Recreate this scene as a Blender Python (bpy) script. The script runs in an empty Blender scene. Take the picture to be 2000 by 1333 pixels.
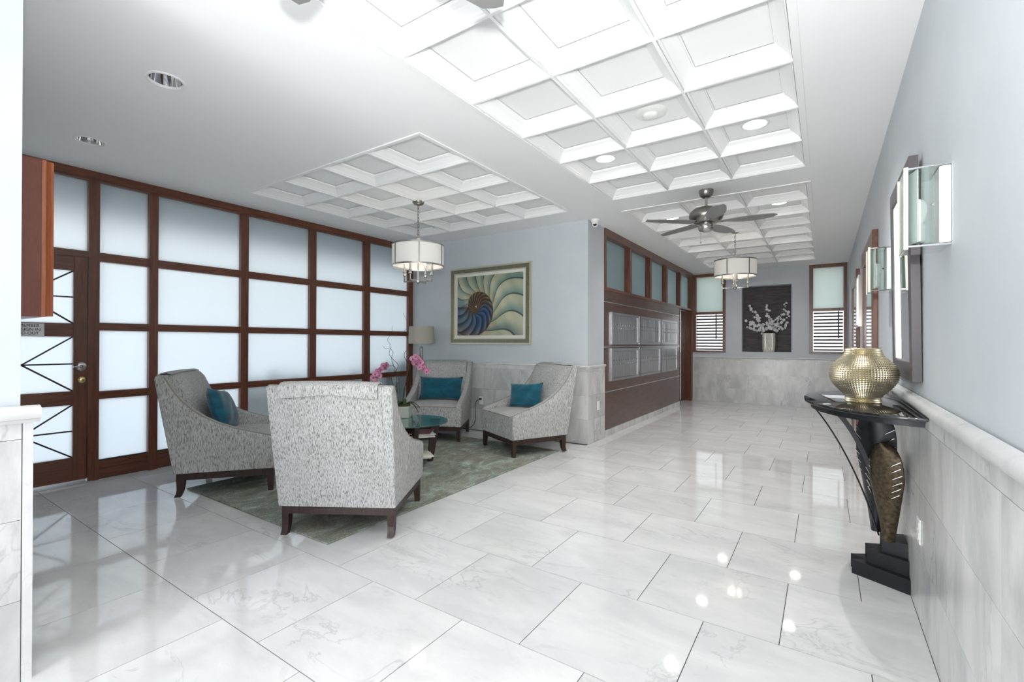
import bpy, bmesh, math, random
from mathutils import Vector, Matrix
random.seed(7)
S = bpy.context.scene
COL = S.collection
PI = math.pi
R = math.radians

# ---------------------------------------------------------------- camera, world, lights
H = 1.27
F, YAW, PIT, ROL = 911.73, R(33.828), R(.2193), R(.1728)
c_, s_ = math.cos(YAW), math.sin(YAW)
fw, rt, up = Vector((-s_, c_, 0)), Vector((c_, s_, 0)), Vector((0, 0, 1))
cp, sp = math.cos(PIT), math.sin(PIT)
fw, up = cp*fw + sp*up, -sp*fw + cp*up
cr, sr = math.cos(ROL), math.sin(ROL)
rt, up = cr*rt + sr*up, -sr*rt + cr*up
cam = bpy.data.cameras.new('camera'); cam.sensor_width = 36; cam.lens = F/2000*36; cam.clip_start = .02
camo = bpy.data.objects.new('camera', cam); COL.objects.link(camo)
m = Matrix((rt, up, -fw)).transposed().to_4x4(); m.translation = (0, 0, H)
camo.matrix_world = m
S.camera = camo
S.view_settings.view_transform = 'Standard'; S.view_settings.look = 'None'
S.view_settings.exposure = 1.62; S.view_settings.gamma = 1.0; S.view_settings.use_curve_mapping = False

w = bpy.data.worlds.new('world'); S.world = w; w.use_nodes = True
nt = w.node_tree; bg = nt.nodes['Background']
bg.inputs[1].default_value = 1.3
_tc = nt.nodes.new('ShaderNodeTexCoord'); _sx = nt.nodes.new('ShaderNodeSeparateXYZ'); _rp = nt.nodes.new('ShaderNodeValToRGB')
nt.links.new(_tc.outputs['Generated'], _sx.inputs[0]); nt.links.new(_sx.outputs['Z'], _rp.inputs[0]); nt.links.new(_rp.outputs[0], bg.inputs[0])
_rp.color_ramp.elements[0].position = 0.0; _rp.color_ramp.elements[0].color = (.92, .97, 1, 1)
_rp.color_ramp.elements[1].position = .9; _rp.color_ramp.elements[1].color = (.50, .70, 1, 1)

def light(name, kind, loc, power, color=(1, 1, 1), size=.1, size_y=None, aim=None, spot=None, blend=.5):
    l = bpy.data.lights.new(name, kind); l.energy = power; l.color = color
    if kind == 'AREA':
        l.size = size
        if size_y: l.shape = 'RECTANGLE'; l.size_y = size_y
    elif kind != 'SUN': l.shadow_soft_size = size
    if spot: l.spot_size = spot; l.spot_blend = blend
    o = bpy.data.objects.new(name, l); COL.objects.link(o); o.location = loc
    if aim is not None:
        o.rotation_euler = (Vector(aim)-Vector(loc)).to_track_quat('-Z', 'Y').to_euler()
    return o
light('camera_flash', 'POINT', (0, -.02, 1.54), 9, (1, .995, .98), .05)
light('camera_flash_up', 'SPOT', (0, -.02, 1.54), 88, (1, .995, .98), .05, aim=(-1.35, 2.5, 3.3), spot=R(116), blend=1.0)
light('sun', 'SUN', (0, 0, 9), 2.8, (1, .97, .92), aim=(0, 7.2, 0)).data.angle = R(1.5)
light('rear_fill_light', 'AREA', (-2.1, -2.85, .8), 22, (1, .99, .97), 1.3, 1.9, aim=(-1.6, 0, 3.0))  # added fill light from behind the camera

# ---------------------------------------------------------------- dimensions
XR, XM, XL, YP, YF, ZC = .361, -2.454, -5.539, 5.372, 10.929, 2.822
YN = .44

# ---------------------------------------------------------------- materials
M = {}
def mat(name, col=(.8, .8, .8), rough=.5, metal=0, spec=.5, **kw):
    m = bpy.data.materials.new(name); m.use_nodes = True
    b = m.node_tree.nodes['Principled BSDF']
    b.inputs['Base Color'].default_value = (*col, 1); b.inputs['Roughness'].default_value = rough
    b.inputs['Metallic'].default_value = metal; b.inputs['Specular IOR Level'].default_value = spec
    for k, v in kw.items(): b.inputs[k.replace('_', ' ')].default_value = v
    M[name] = m
    return m
def N(m, t, **kw):
    n = m.node_tree.nodes.new(t)
    for k, v in kw.items():
        if k in n.inputs: n.inputs[k].default_value = v
        else: setattr(n, k, v)
    return n
def L(m, a, b): m.node_tree.links.new(a, b)
def ramp(m, stops, fac):
    r = N(m, 'ShaderNodeValToRGB'); e = r.color_ramp.elements
    while len(e) < len(stops): e.new(.5)
    for q, (p, c) in zip(e, stops): q.position = p; q.color = (*c, 1) if len(c) == 3 else c
    L(m, fac, r.inputs['Fac']); return r
def coords(m, scale=(1, 1, 1), rnd=0, rot=(0, 0, 0)):
    tc = N(m, 'ShaderNodeTexCoord'); out = tc.outputs['Object']
    if rnd:
        oi = N(m, 'ShaderNodeObjectInfo')
        cx = N(m, 'ShaderNodeCombineXYZ')
        for i, k in enumerate((rnd, rnd*1.7, rnd*.6)):
            mm = N(m, 'ShaderNodeMath', operation='MULTIPLY'); mm.inputs[1].default_value = k
            L(m, oi.outputs['Random'], mm.inputs[0]); L(m, mm.outputs[0], cx.inputs[i])
        ad = N(m, 'ShaderNodeVectorMath', operation='ADD'); L(m, out, ad.inputs[0]); L(m, cx.outputs[0], ad.inputs[1]); out = ad.outputs[0]
    mp = N(m, 'ShaderNodeMapping'); mp.inputs['Scale'].default_value = scale; mp.inputs['Rotation'].default_value = rot
    L(m, out, mp.inputs[0]); return mp.outputs[0]
def noise(m, vec, scale, detail=4, rough=.55, dist=0):
    n = N(m, 'ShaderNodeTexNoise'); n.inputs['Scale'].default_value = scale; n.inputs['Detail'].default_value = detail
    n.inputs['Roughness'].default_value = rough; n.inputs['Distortion'].default_value = dist
    L(m, vec, n.inputs['Vector']); return n.outputs['Fac']
def mix(m, fac, a, b, mode='MIX'):
    x = N(m, 'ShaderNodeMix', data_type='RGBA', blend_type=mode)
    for s, v in ((0, fac), (6, a), (7, b)):
        if hasattr(v, 'links'): L(m, v, x.inputs[s])
        else: x.inputs[s].default_value = (*v, 1) if isinstance(v, tuple) else v
    return x.outputs[2]
def bump(m, h, strength=.3, dist=.002):
    b = N(m, 'ShaderNodeBump'); b.inputs['Strength'].default_value = strength; b.inputs['Distance'].default_value = dist
    L(m, h, b.inputs['Height']); L(m, b.outputs[0], m.node_tree.nodes['Principled BSDF'].inputs['Normal'])
def base(m, c): L(m, c, m.node_tree.nodes['Principled BSDF'].inputs['Base Color'])

def marble(name, c0, c1, cv, rough, vein=.6, rot=(0, 0, .5), scale=(1, 2.2, 1), spec=.5):
    m = mat(name, c0, rough, spec=spec)
    v = coords(m, scale, 37, rot)
    n1 = noise(m, v, 2.0, 7, .62, .5)
    r1 = ramp(m, [(.38, c1), (.62, c0)], n1)
    n2 = noise(m, v, 1.5, 5, .6, 1.2)
    r2 = ramp(m, [(.485, (0, 0, 0)), (.505, (1, 1, 1)), (.52, (0, 0, 0))], n2)
    n3 = noise(m, v, 1.3, 2, .5)
    r3 = ramp(m, [(.5, (0, 0, 0)), (.66, (1, 1, 1))], n3)
    f = mix(m, 1.0, r2.outputs[0], r3.outputs[0], 'MULTIPLY')
    f2 = N(m, 'ShaderNodeMath', operation='MULTIPLY'); f2.inputs[1].default_value = vein; L(m, f, f2.inputs[0])
    n4 = noise(m, v, 9, 3, .5)
    r4 = ramp(m, [(.66, (0, 0, 0)), (.78, (1, 1, 1))], n4)
    f4 = N(m, 'ShaderNodeMath', operation='MULTIPLY'); f4.inputs[1].default_value = .35; L(m, r4.outputs[0], f4.inputs[0]); f4.inputs[1].default_value = .22
    c = mix(m, f2.outputs[0], r1.outputs[0], cv)
    c = mix(m, f4.outputs[0], c, cv)
    oi = N(m, 'ShaderNodeObjectInfo')
    rv = ramp(m, [(0, (.93, .93, .93)), (1, (1, 1, 1))], oi.outputs['Random'])
    base(m, mix(m, 1.0, c, rv.outputs[0], 'MULTIPLY')); return m
marble('floor_marble', (.76, .76, .755), (.66, .662, .665), (.36, .37, .38), .055, .42, spec=.6)
marble('wall_marble', (.72, .715, .70), (.52, .52, .515), (.27, .27, .27), .22, .75, (0, .4, .3), (2.2, 2.2, .8))
marble('cap_marble', (.78, .78, .77), (.66, .66, .66), (.4, .4, .4), .25, .4)
mat('grout', (.09, .09, .09), .8)
mat('grout_light', (.42, .42, .41), .8)
m = mat('wall_paint', (.485, .53, .57), .55, spec=.3)
v = coords(m); n = noise(m, v, 3.2, 3, .6); base(m, ramp(m, [(.3, (.575, .61, .64)), (.7, (.61, .645, .672))], n).outputs[0]); bump(m, noise(m, v, 240, 2), .12, .001)
m = mat('ceiling_paint', (.90, .90, .90), .7, spec=.2); bump(m, noise(m, coords(m), 160, 2), .1, .001)
mat('coffer_white', (.90, .90, .895), .45, spec=.35)
mat('dark_gap', (.03, .03, .03), .8)

def wood(name, a, b, rough, scale=(14, 14, 1.2), coat=0):
    m = mat(name, a, rough, Coat_Weight=coat, Coat_Roughness=.15)
    v = coords(m, scale, 11)
    n = noise(m, v, 2.5, 6, .65, .6)
    base(m, ramp(m, [(.3, a), (.7, b)], n).outputs[0]); bump(m, n, .1, .001)
wood('cherry_wood', (.085, .024, .011), (.19, .062, .028), .33, coat=.3)
wood('cherry_wood_flat', (.085, .024, .011), (.19, .062, .028), .33, (14, 1.2, 14), coat=.3)
wood('panel_wood', (.055, .022, .014), (.12, .052, .034), .30, (12, 1.5, 12), coat=.3)
wood('cabinet_wood', (.20, .05, .026), (.24, .063, .034), .4, (40, 40, 6), coat=.2)
wood('cabinet_trim', (.45, .115, .035), (.62, .19, .07), .3, coat=.5)
wood('espresso_wood', (.018, .009, .007), (.05, .022, .016), .45, coat=.0)
wood('slat_wood', (.02, .012, .01), (.05, .03, .022), .45)

def glassy(name, tcol, mixg=.08, rough=.25):
    m = bpy.data.materials.new(name); m.use_nodes = True; nt = m.node_tree; nt.nodes.clear()
    out = N(m, 'ShaderNodeOutputMaterial'); t = N(m, 'ShaderNodeBsdfTranslucent'); t.inputs[0].default_value = (*tcol, 1)
    g = N(m, 'ShaderNodeBsdfGlossy'); g.inputs[0].default_value = (.9, .95, .95, 1); g.inputs['Roughness'].default_value = rough
    d = N(m, 'ShaderNodeBsdfDiffuse'); d.inputs[0].default_value = (.55, .62, .64, 1)
    x = N(m, 'ShaderNodeMixShader'); x.inputs[0].default_value = .18; L(m, t.outputs[0], x.inputs[1]); L(m, d.outputs[0], x.inputs[2])
    y = N(m, 'ShaderNodeMixShader'); y.inputs[0].default_value = mixg; L(m, x.outputs[0], y.inputs[1]); L(m, g.outputs[0], y.inputs[2])
    L(m, y.outputs[0], out.inputs[0]); M[name] = m
glassy('frosted_glass', (.95, .96, .965))
glassy('clerestory_glass', (.36, .42, .42), .12)
glassy('pale_glass', (.60, .63, .58))
glassy('lamp_fabric', (.80, .77, .70), 0.0)
glassy('drum_fabric', (.95, .94, .90), 0.0)
M['lamp_fabric'].node_tree.nodes['Mix Shader'].inputs[0].default_value = .8
M['drum_fabric'].node_tree.nodes['Mix Shader'].inputs[0].default_value = .75
for k, c in (('lamp_fabric', (.60, .57, .50)), ('drum_fabric', (.97, .96, .93))):
    M[k].node_tree.nodes['Diffuse BSDF'].inputs[0].default_value = (*c, 1)
mat('sconce_glass', (.80, .90, .86), .2, Transmission_Weight=.55, Alpha=1)
mat('clear_glass', (.86, .96, .92), .02, Transmission_Weight=.92, IOR=1.2)
mat('table_glass', (.30, .62, .60), .02, Transmission_Weight=.9, IOR=1.45)
mat('black_glass', (.008, .008, .009), .03, spec=.8)
mat('black_metal', (.016, .016, .02), .38, .3)
m = mat('bronze_metal', (.07, .055, .035), .5, .75); base(m, ramp(m, [(.3, (.035, .03, .02)), (.7, (.13, .095, .055))], noise(m, coords(m), 60, 4)).outputs[0])
mat('chrome', (.8, .8, .8), .08, 1)
m = mat('nickel', (.52, .50, .47), .25, 1)
mat('nickel_dark', (.30, .285, .265), .32, 1)
mat('steel_door', (.52, .53, .55), .12, 1)
m = mat('brushed_steel', (.52, .52, .54), .28, 1); bump(m, noise(m, coords(m, (1, 60, 1)), 20, 2), .15, .0005)
mat('aluminium', (.75, .76, .78), .25, 1)
mat('brass', (.75, .58, .28), .2, 1)
m = mat('gold_leaf', (.60, .53, .38), .36, 1)
m = mat('silver_weave', (.80, .78, .70), .35, .6)
mat('mirror_glass', (.86, .88, .9), .01, 1)
mat('mirror_frame', (.10, .092, .095), .35, .3)
mat('silver_bevel', (.8, .78, .72), .15, 1)
mat('white_plastic', (.86, .86, .84), .35)
mat('white_enamel', (.93, .93, .92), .25)
mat('black_plastic', (.01, .01, .012), .2)
mat('gasket', (.012, .013, .016), .5)
m = mat('lens', (1, 1, 1), .5, Emission_Color=(1, .98, .95, 1), Emission_Strength=6.0)
m = mat('fabric', (.5, .5, .5), .9, spec=.1)
v = coords(m, (1, 1, .16), 5)
n = noise(m, v, 210, 3, .6); n2 = noise(m, coords(m), 4, 2)
c = ramp(m, [(.36, (.085, .09, .095)), (.46, (.37, .37, .365)), (.56, (.55, .545, .53))], n)
base(m, mix(m, .25, c.outputs[0], ramp(m, [(.3, (.38, .36, .33)), (.7, (.6, .6, .6))], n2).outputs[0], 'MIX')); bump(m, n, .35, .002)
m = mat('piping', (.30, .28, .25), .9, spec=.1)
m = mat('teal_velvet', (.004, .085, .13), .75, spec=.25, Sheen_Weight=.35)
n = noise(m, coords(m, (1, 1, 2.2), 3), 5, 4, .6, 1); base(m, ramp(m, [(.3, (.002, .055, .09)), (.7, (.006, .125, .185))], n).outputs[0]); bump(m, n, .5, .02)
m = mat('rug_pile', (.2, .22, .2), .95, spec=.05)
v = coords(m, (1, 1, 1)); va = coords(m, (1.7, .9, 1), 0, (0, 0, .7))
a = ramp(m, [(.34, (.14, .17, .14)), (.5, (.27, .30, .265)), (.68, (.52, .62, .55))], noise(m, va, 3.4, 9, .78, 1.2))
b = ramp(m, [(.42, (0, 0, 0)), (.62, (1, 1, 1))], noise(m, v, 1.6, 6, .7, .5))
c = mix(m, b.outputs[0], a.outputs[0], mix(m, .5, a.outputs[0], (.26, .21, .155)))
g = ramp(m, [(.3, (.55, .55, .55)), (.7, (1.35, 1.35, 1.35))], noise(m, v, 130, 3, .7))
base(m, mix(m, 1.0, c, g.outputs[0], 'MULTIPLY')); bump(m, noise(m, v, 220, 2), .6, .004)
m = mat('slate_paper', (.05, .045, .048), .6); v = coords(m, (1.5, 1, 9))
base(m, ramp(m, [(.3, (.035, .03, .035)), (.7, (.10, .082, .09))], noise(m, v, 4, 5, .6)).outputs[0])
mat('leaf', (.03, .06, .015), .5)
mat('moss', (.05, .055, .015), .9)
mat('twig', (.02, .014, .01), .7)
mat('stalk', (.10, .085, .035), .6)
m = mat('petal', (.62, .22, .38), .6, Subsurface_Weight=0)
base(m, ramp(m, [(.25, (.42, .11, .24)), (.75, (.78, .40, .55))], noise(m, coords(m, rnd=9), 30, 2)).outputs[0])
mat('petal_centre', (.35, .03, .10), .6)
mat('white_petal', (.74, .74, .74), .7)
mat('cover_art', (.4, .36, .34), .4); mat('paper', (.82, .79, .70), .7)
mat('magazine_red', (.38, .07, .09), .35); mat('magazine_grey', (.45, .45, .47), .35)
m = mat('frame_champagne', (.26, .245, .18), .35, .7); base(m, ramp(m, [(.3, (.21, .20, .145)), (.7, (.27, .255, .19))], noise(m, coords(m, (1, 1, 1)), 40, 4)).outputs[0])
mat('frame_light', (.66, .62, .48), .3, .6)
mat('linen_mat', (.78, .76, .68), .8)
mat('sign_plate', (.86, .87, .86), .5, .0); mat('ink', (.03, .03, .035), .6)
m = mat('concrete', (.38, .38, .37), .85); mat('shade_block', (.16, .25, .26), .85)  # the latter is the dark tone of the added light blockers outside
m = mat('courtyard_tile', (.6, .59, .57), .6)
mat('hedge', (.012, .035, .02), .8)
mat('frame_cream', (.86, .80, .66), .4)
mat('bulb', (.95, .95, .93), .25)
mat('bronze_dark', (.02, .018, .014), .45, .6)

# ---------------------------------------------------------------- mesh helpers
class MB:
    def __init__(s): s.v = []; s.f = []; s.mi = []; s.cur = 0
    def add(s, vs, fs):
        o = len(s.v); s.v += [tuple(p) for p in vs]
        for f in fs: s.f.append(tuple(i+o for i in f)); s.mi.append(s.cur)
        return s
    def box(s, x0, x1, y0, y1, z0, z1):
        return s.add([(x0,y0,z0),(x1,y0,z0),(x1,y1,z0),(x0,y1,z0),(x0,y0,z1),(x1,y0,z1),(x1,y1,z1),(x0,y1,z1)],
                     [(0,3,2,1),(4,5,6,7),(0,1,5,4),(1,2,6,5),(2,3,7,6),(3,0,4,7)])
    def bbox(s, x0, x1, y0, y1, z0, z1, r=.005, seg=2):
        bm = bmesh.new(); bmesh.ops.create_cube(bm, size=1)
        for v in bm.verts: v.co = ((x0+x1)/2+v.co.x*(x1-x0), (y0+y1)/2+v.co.y*(y1-y0), (z0+z1)/2+v.co.z*(z1-z0))
        bmesh.ops.bevel(bm, geom=bm.edges[:], offset=r, segments=seg, affect='EDGES', profile=.5)
        return s.frombm(bm)
    def frombm(s, bm):
        bm.verts.index_update()
        s.add([v.co[:] for v in bm.verts], [tuple(v.index for v in f.verts) for f in bm.faces]); bm.free(); return s
    def prism(s, poly, a0, a1, fn, bev=0, seg=2):
        """poly of (p,q); fn(p,q,a)->xyz; extruded from a0 to a1"""
        n = len(poly)
        if bev:
            bm = bmesh.new()
            A = [bm.verts.new(fn(p, q, a0)) for p, q in poly]; B = [bm.verts.new(fn(p, q, a1)) for p, q in poly]
            bm.faces.new(A[::-1]); bm.faces.new(B)
            for i in range(n): bm.faces.new((A[i], A[(i+1) % n], B[(i+1) % n], B[i]))
            bm.normal_update()
            caps = [e for e in bm.edges if (e.verts[0] in A) == (e.verts[1] in A)]
            bmesh.ops.bevel(bm, geom=caps, offset=bev, segments=seg, affect='EDGES', profile=.5)
            bmesh.ops.recalc_face_normals(bm, faces=bm.faces[:])
            return s.frombm(bm)
        vs = [fn(p, q, a0) for p, q in poly]+[fn(p, q, a1) for p, q in poly]
        fs = [tuple(range(n))[::-1], tuple(range(n, 2*n))]+[(i, (i+1) % n, n+(i+1) % n, n+i) for i in range(n)]
        return s.add(vs, fs)
    def tube(s, pts, r, seg=8, cap=True):
        pts = [Vector(p) for p in pts]; n = len(pts); rs = r if isinstance(r, (list, tuple)) else [r]*n
        u = None; vs = []
        for i, p in enumerate(pts):
            t = (pts[min(i+1, n-1)]-pts[max(i-1, 0)]).normalized()
            if u is None: u = t.orthogonal().normalized()
            else: u = (u-t*u.dot(t)).normalized()
            w_ = t.cross(u)
            for k in range(seg):
                a = 2*PI*k/seg; vs.append(p+(u*math.cos(a)+w_*math.sin(a))*rs[i])
        fs = [(i*seg+k, i*seg+(k+1) % seg, (i+1)*seg+(k+1) % seg, (i+1)*seg+k) for i in range(n-1) for k in range(seg)]
        if cap: fs += [tuple(range(seg))[::-1], tuple((n-1)*seg+k for k in range(seg))]
        return s.add(vs, fs)
    def lathe(s, prof, seg=32, c=(0, 0, 0), cap=False):
        n = len(prof); vs = [(c[0]+r*math.cos(2*PI*k/seg), c[1]+r*math.sin(2*PI*k/seg), c[2]+z) for r, z in prof for k in range(seg)]
        fs = [(i*seg+k, i*seg+(k+1) % seg, (i+1)*seg+(k+1) % seg, (i+1)*seg+k) for i in range(n-1) for k in range(seg)]
        if cap: fs += [tuple(range(seg))[::-1], tuple((n-1)*seg+k for k in range(seg))]
        return s.add(vs, fs)
    def cyl(s, c, r, z0, z1, seg=24): return s.lathe([(r, z0), (r, z1)], seg, (c[0], c[1], 0), True)
    def mesh(s, name, *mats, smooth=None):
        me = bpy.data.meshes.new(name); me.from_pydata(s.v, [], s.f)
        for k in mats: me.materials.append(M[k] if isinstance(k, str) else k)
        if len(mats) > 1: me.polygons.foreach_set('material_index', s.mi)
        if smooth is not None:
            me.polygons.foreach_set('use_smooth', [True]*len(me.polygons))
            me.set_sharp_from_angle(angle=R(smooth))
        me.update(); return me

def put(name, me, parent=None, loc=(0, 0, 0), rot=(0, 0, 0), scale=None):
    o = bpy.data.objects.new(name, me); COL.objects.link(o); o.location = loc; o.rotation_euler = rot
    if scale: o.scale = scale
    if parent: o.parent = parent
    return o
def part(name, mb, mats, parent=None, smooth=None, **k):
    if isinstance(mats, str): mats = (mats,)
    return put(name, mb.mesh(name, *mats, smooth=smooth), parent, **k)
def tag(o, label=None, cat=None, group=None, kind=None):
    for k, v in (('label', label), ('category', cat), ('group', group), ('kind', kind)):
        if v: o[k] = v
    return o
def thing(name, label, cat, loc=(0, 0, 0), rotz=0, group=None):
    return tag(put(name, None, None, loc, (0, 0, rotz)), label, cat, group)
def struct(name, mb=None, mats=None, **k):
    o = put(name, mb.mesh(name, *((mats,) if isinstance(mats, str) else mats)) if mb else None, **k)
    o['kind'] = 'structure'; return o
def copy_tree(o, parent=None):
    c = o.copy(); COL.objects.link(c); c.parent = parent
    for ch in list(o.children): copy_tree(ch, c)
    return c

# ---------------------------------------------------------------- floor with marble tiles
fl = struct('floor', MB().box(-5.75, .5, -3.0, 11.15, -.12, -.003), 'grout')
P = .61; G = .0019
tile_cache = {}
def tile_mesh(wx, wy):
    k = (round(wx, 3), round(wy, 3))
    if k not in tile_cache:
        tile_cache[k] = MB().box(-wx/2, wx/2, -wy/2, wy/2, -.02, 0).mesh('tile', 'floor_marble')
    return tile_cache[k]
y = 1.045-4*P; r = 0
while y < YF:
    y1 = min(y+P, YF)
    x0 = XR-.002; off = (-.77 if r % 2 == 0 else -1.07)
    xs = [off+P*k for k in range(-9, 4)]
    for x in xs:
        a, b = max(x, XL+.04), min(x+P, XR)
        if y > 5.2: a = max(a, XM-.2 if y > 5.9 else XM)
        if y+P < .5: a = max(a, -2.49)
        if b-a < .02: continue
        if y < YP < y1 and b < XM: yy = YP
        else: yy = y1
        if yy-y < .02: continue
        put('tile', tile_mesh(b-a-2*G, yy-y-2*G), fl, ((a+b)/2, (y+yy)/2, 0))
    y += P; r += 1
struct('baseboard_glazing', MB().box(XL-.10, XL+.04, YN, YP, -.02, -.001), 'floor_marble')

# ---------------------------------------------------------------- ceiling
fields = {'A': (-1.91, -.137, 1.166, 4.79, 3, 6), 'B': (-1.955, -.14, 5.29, 10.13, 3, 8), 'K': (-4.935, -2.51, 2.50, 4.91, 4, 4), 'C': (-1.91, -.137, -2.6, .5, 3, 5)}
cans = [(-3.25, 1.15), (-4.72, 1.175)]
mb = MB()
xsb = sorted({-5.7, .5}|{v for f in fields.values() for v in f[:2]}|{c[0]+d for c in cans for d in (-.12, .12)})
ysb = sorted({-3.0, 11.1}|{v for f in fields.values() for v in f[2:4]}|{c[1]+d for c in cans for d in (-.12, .12)})
for i in range(len(xsb)-1):
    for j in range(len(ysb)-1):
        xa, xb, ya, yb = xsb[i], xsb[i+1], ysb[j], ysb[j+1]; cx, cy = (xa+xb)/2, (ya+yb)/2
        if any(f[0] < cx < f[1] and f[2] < cy < f[3] for f in fields.values()): continue
        if any(abs(cx-c[0]) < .119 and abs(cy-c[1]) < .119 for c in cans): continue
        mb.add([(xa, ya, ZC), (xa, yb, ZC), (xb, yb, ZC), (xb, ya, ZC)], [(0, 1, 2, 3)])
for cx, cy in cans:
    n = 32; inner = [(cx+.088*math.cos(2*PI*k/n+PI/4), cy+.088*math.sin(2*PI*k/n+PI/4), ZC) for k in range(n)]
    outer = []
    for k in range(n):
        a = 2*PI*k/n+PI/4; d = max(abs(math.cos(a)), abs(math.sin(a))); outer.append((cx+.12*math.cos(a)/d, cy+.12*math.sin(a)/d, ZC))
    mb.add(inner+outer, [(k, (k+1) % n, n+(k+1) % n, n+k) for k in range(n)])
for f in fields.values():   # sides and lid of each recess
    a, b, c, d = f[:4]; z = ZC+.13
    mb.add([(a,c,ZC),(b,c,ZC),(b,d,ZC),(a,d,ZC),(a,c,z),(b,c,z),(b,d,z),(a,d,z)], [(0,1,5,4),(1,2,6,5),(2,3,7,6),(3,0,4,7),(4,5,6,7)])
mb.box(-5.7, .5, -3.0, 11.1, ZC+.2, ZC+.3)
struct('sun_block_roof', MB().box(-5.7, .6, -5.2, -3.01, ZC, ZC+.3), 'ceiling_paint')  # unseen roof added to keep the sun off the floor behind the camera
ceil = struct('ceiling', mb, 'ceiling_paint')
def coffer_meshes(wx, wy):
    rings = [(0.011, .001), (.013, .009), (.020, .012), (.023, .022), (.058, .054), (.082, .068), (.084, .078), (.091, .080)]
    mb = MB(); vs = []
    for o, z in rings:
        hx, hy = wx/2-o, wy/2-o
        vs += [(-hx, -hy, z), (hx, -hy, z), (hx, hy, z), (-hx, hy, z)]
    n = len(rings)
    mb.add(vs, [(i*4+k, (i+1)*4+k, (i+1)*4+(k+1) % 4, i*4+(k+1) % 4) for i in range(n-1) for k in range(4)])
    mo = mb.mesh('coffer_moulding', 'coffer_white', smooth=None)
    hx, hy = wx/2-.0918, wy/2-.0918
    pn = MB().box(-hx, hx, -hy, hy, .082, .095).mesh('coffer_panel', 'ceiling_paint')
    return mo, pn
for key, (a, b, c, d, nx, ny) in fields.items():
    wx, wy = (b-a)/nx, (d-c)/ny; mo, pn = coffer_meshes(wx, wy)
    for i in range(nx):
        for j in range(ny):
            if key == 'C' and j < 2: continue
            p = (a+wx*(i+.5), c+wy*(j+.5), ZC)
            put('coffer_moulding', mo, ceil, p); put('coffer_panel', pn, ceil, p)
    g = MB()
    for i in range(nx+1): g.box(a+wx*i-.0085, a+wx*i+.0085, c, d, ZC-.004, ZC+.03)
    for j in range(ny+1): g.box(a, b, c+wy*j-.0085, c+wy*j+.0085, ZC-.0035, ZC+.03)
    part('coffer_beam_grid', g, 'coffer_white', ceil)
    g = MB(); e = .03
    g.box(a-e, b+e, c-e, c, ZC-.008, ZC+.001).box(a-e, b+e, d, d+e, ZC-.008, ZC+.001).box(a-e, a, c, d, ZC-.008, ZC+.001).box(b, b+e, c, d, ZC-.008, ZC+.001)
    part('coffer_border', g, 'coffer_white', ceil)

# ---------------------------------------------------------------- walls
RAILZ = .985
pc = {}
def panels(wall, axis, c, u0, u1, joints, sgn, rows=((0, .305), (.305, .605), (.605, .905), (.905, .965)), th=.014):
    """marble panels: axis 'X' means plane x=c (u is y); sgn = facing direction"""
    js = [u0]+[j for j in joints if u0+.03 < j < u1-.03]+[u1]
    for i in range(len(js)-1):
        for z0, z1 in rows:
            du, dz = js[i+1]-js[i]-.0016, z1-z0-.0016; k = (axis, round(du, 3), round(dz, 3))
            if k not in pc:
                mb = MB()
                if axis == 'X': mb.box(-th/2, th/2, -du/2, du/2, -dz/2, dz/2)
                else: mb.box(-du/2, du/2, -th/2, th/2, -dz/2, dz/2)
                pc[k] = mb.mesh('marble_panel', 'wall_marble')
            u, z = (js[i]+js[i+1])/2, (z0+z1)/2
            put('marble_panel', pc[k], wall, (c-sgn*th/2, u, z) if axis == 'X' else (u, c-sgn*th/2, z))
def cap_profile(thick):
    return [(0, -.02), (.012, -.02), (.016, -.008), (.028, -.004), (.034, .008), (.034, .022), (.028, .034), (.016, .04), (0, .044)] if thick else [(0, -.02), (.012, -.02), (.014, -.008), (.020, -.004), (.022, .004), (.018, .012), (0, .015)]

# right wall
wr = struct('wall_right', MB().box(XR+.013, XR+.13, -3.0, YF+.2, 0, ZC+.1), 'wall_paint')
panels(wr, 'X', XR, -1.2, YF, [2.24+.61*k for k in range(-5, 15)], -1)
mb = MB(); mb.prism(cap_profile(1), -1.2, YF, lambda p, q, a: (XR+.006-p, a, RAILZ+q)); part('rail_cap', mb, 'cap_marble', wr, smooth=40)
# back wall of the lounge (picture wall)
wb = struct('wall_back', MB().box(XL-.12, XM-.0131, YP+.013, YP+.13, 0, ZC+.1), 'wall_paint')
panels(wb, 'Y', YP, XL+.05, XM, [-4.075+.6*k for k in range(-3, 4)], -1)
mb = MB(); mb.prism(cap_profile(0), XL+.03, XM+.018, lambda p, q, a: (a, YP+.006-p, .972+q)); part('rail_cap', mb, 'cap_marble', wb, smooth=40)
# pier beside the mailboxes
wp = struct('wall_pier', MB().box(XM-.25, XM-.013, YP+.1305, 5.90, 0, ZC+.1), 'wall_paint')
panels(wp, 'X', XM, YP, 5.905, [], 1)
mb = MB(); mb.prism(cap_profile(0), YP-.016, 5.915, lambda p, q, a: (XM-.006+p, a, .972+q)); part('rail_cap', mb, 'cap_marble', wp, smooth=40)
# pier at the left edge, next to the camera
XP = -2.485
wn = struct('wall_left', MB().box(-5.7, XP-.016, .30, YN-.012, 0, ZC+.1).box(-2.9, XP-.016, -3.0, .31, 0, ZC+.1), 'wall_paint')
panels(wn, 'X', XP, -1.4, .43, [-.17, -.78], 1)
for z0, z1 in ((0, .965),): part('marble_corner', MB().box(XP-.02, XP+.002, .432, .46, z0, z1), 'cap_marble', wn)
part('marble_return', MB().box(-5.5, XP-.02, YN-.008, YN+.006, 0, .965), 'wall_marble', wn)
mb = MB(); mb.prism(cap_profile(1), -1.4, .478, lambda p, q, a: (XP-.006+p, a, RAILZ+q)); part('rail_cap', mb, 'cap_marble', wn, smooth=40)

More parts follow.
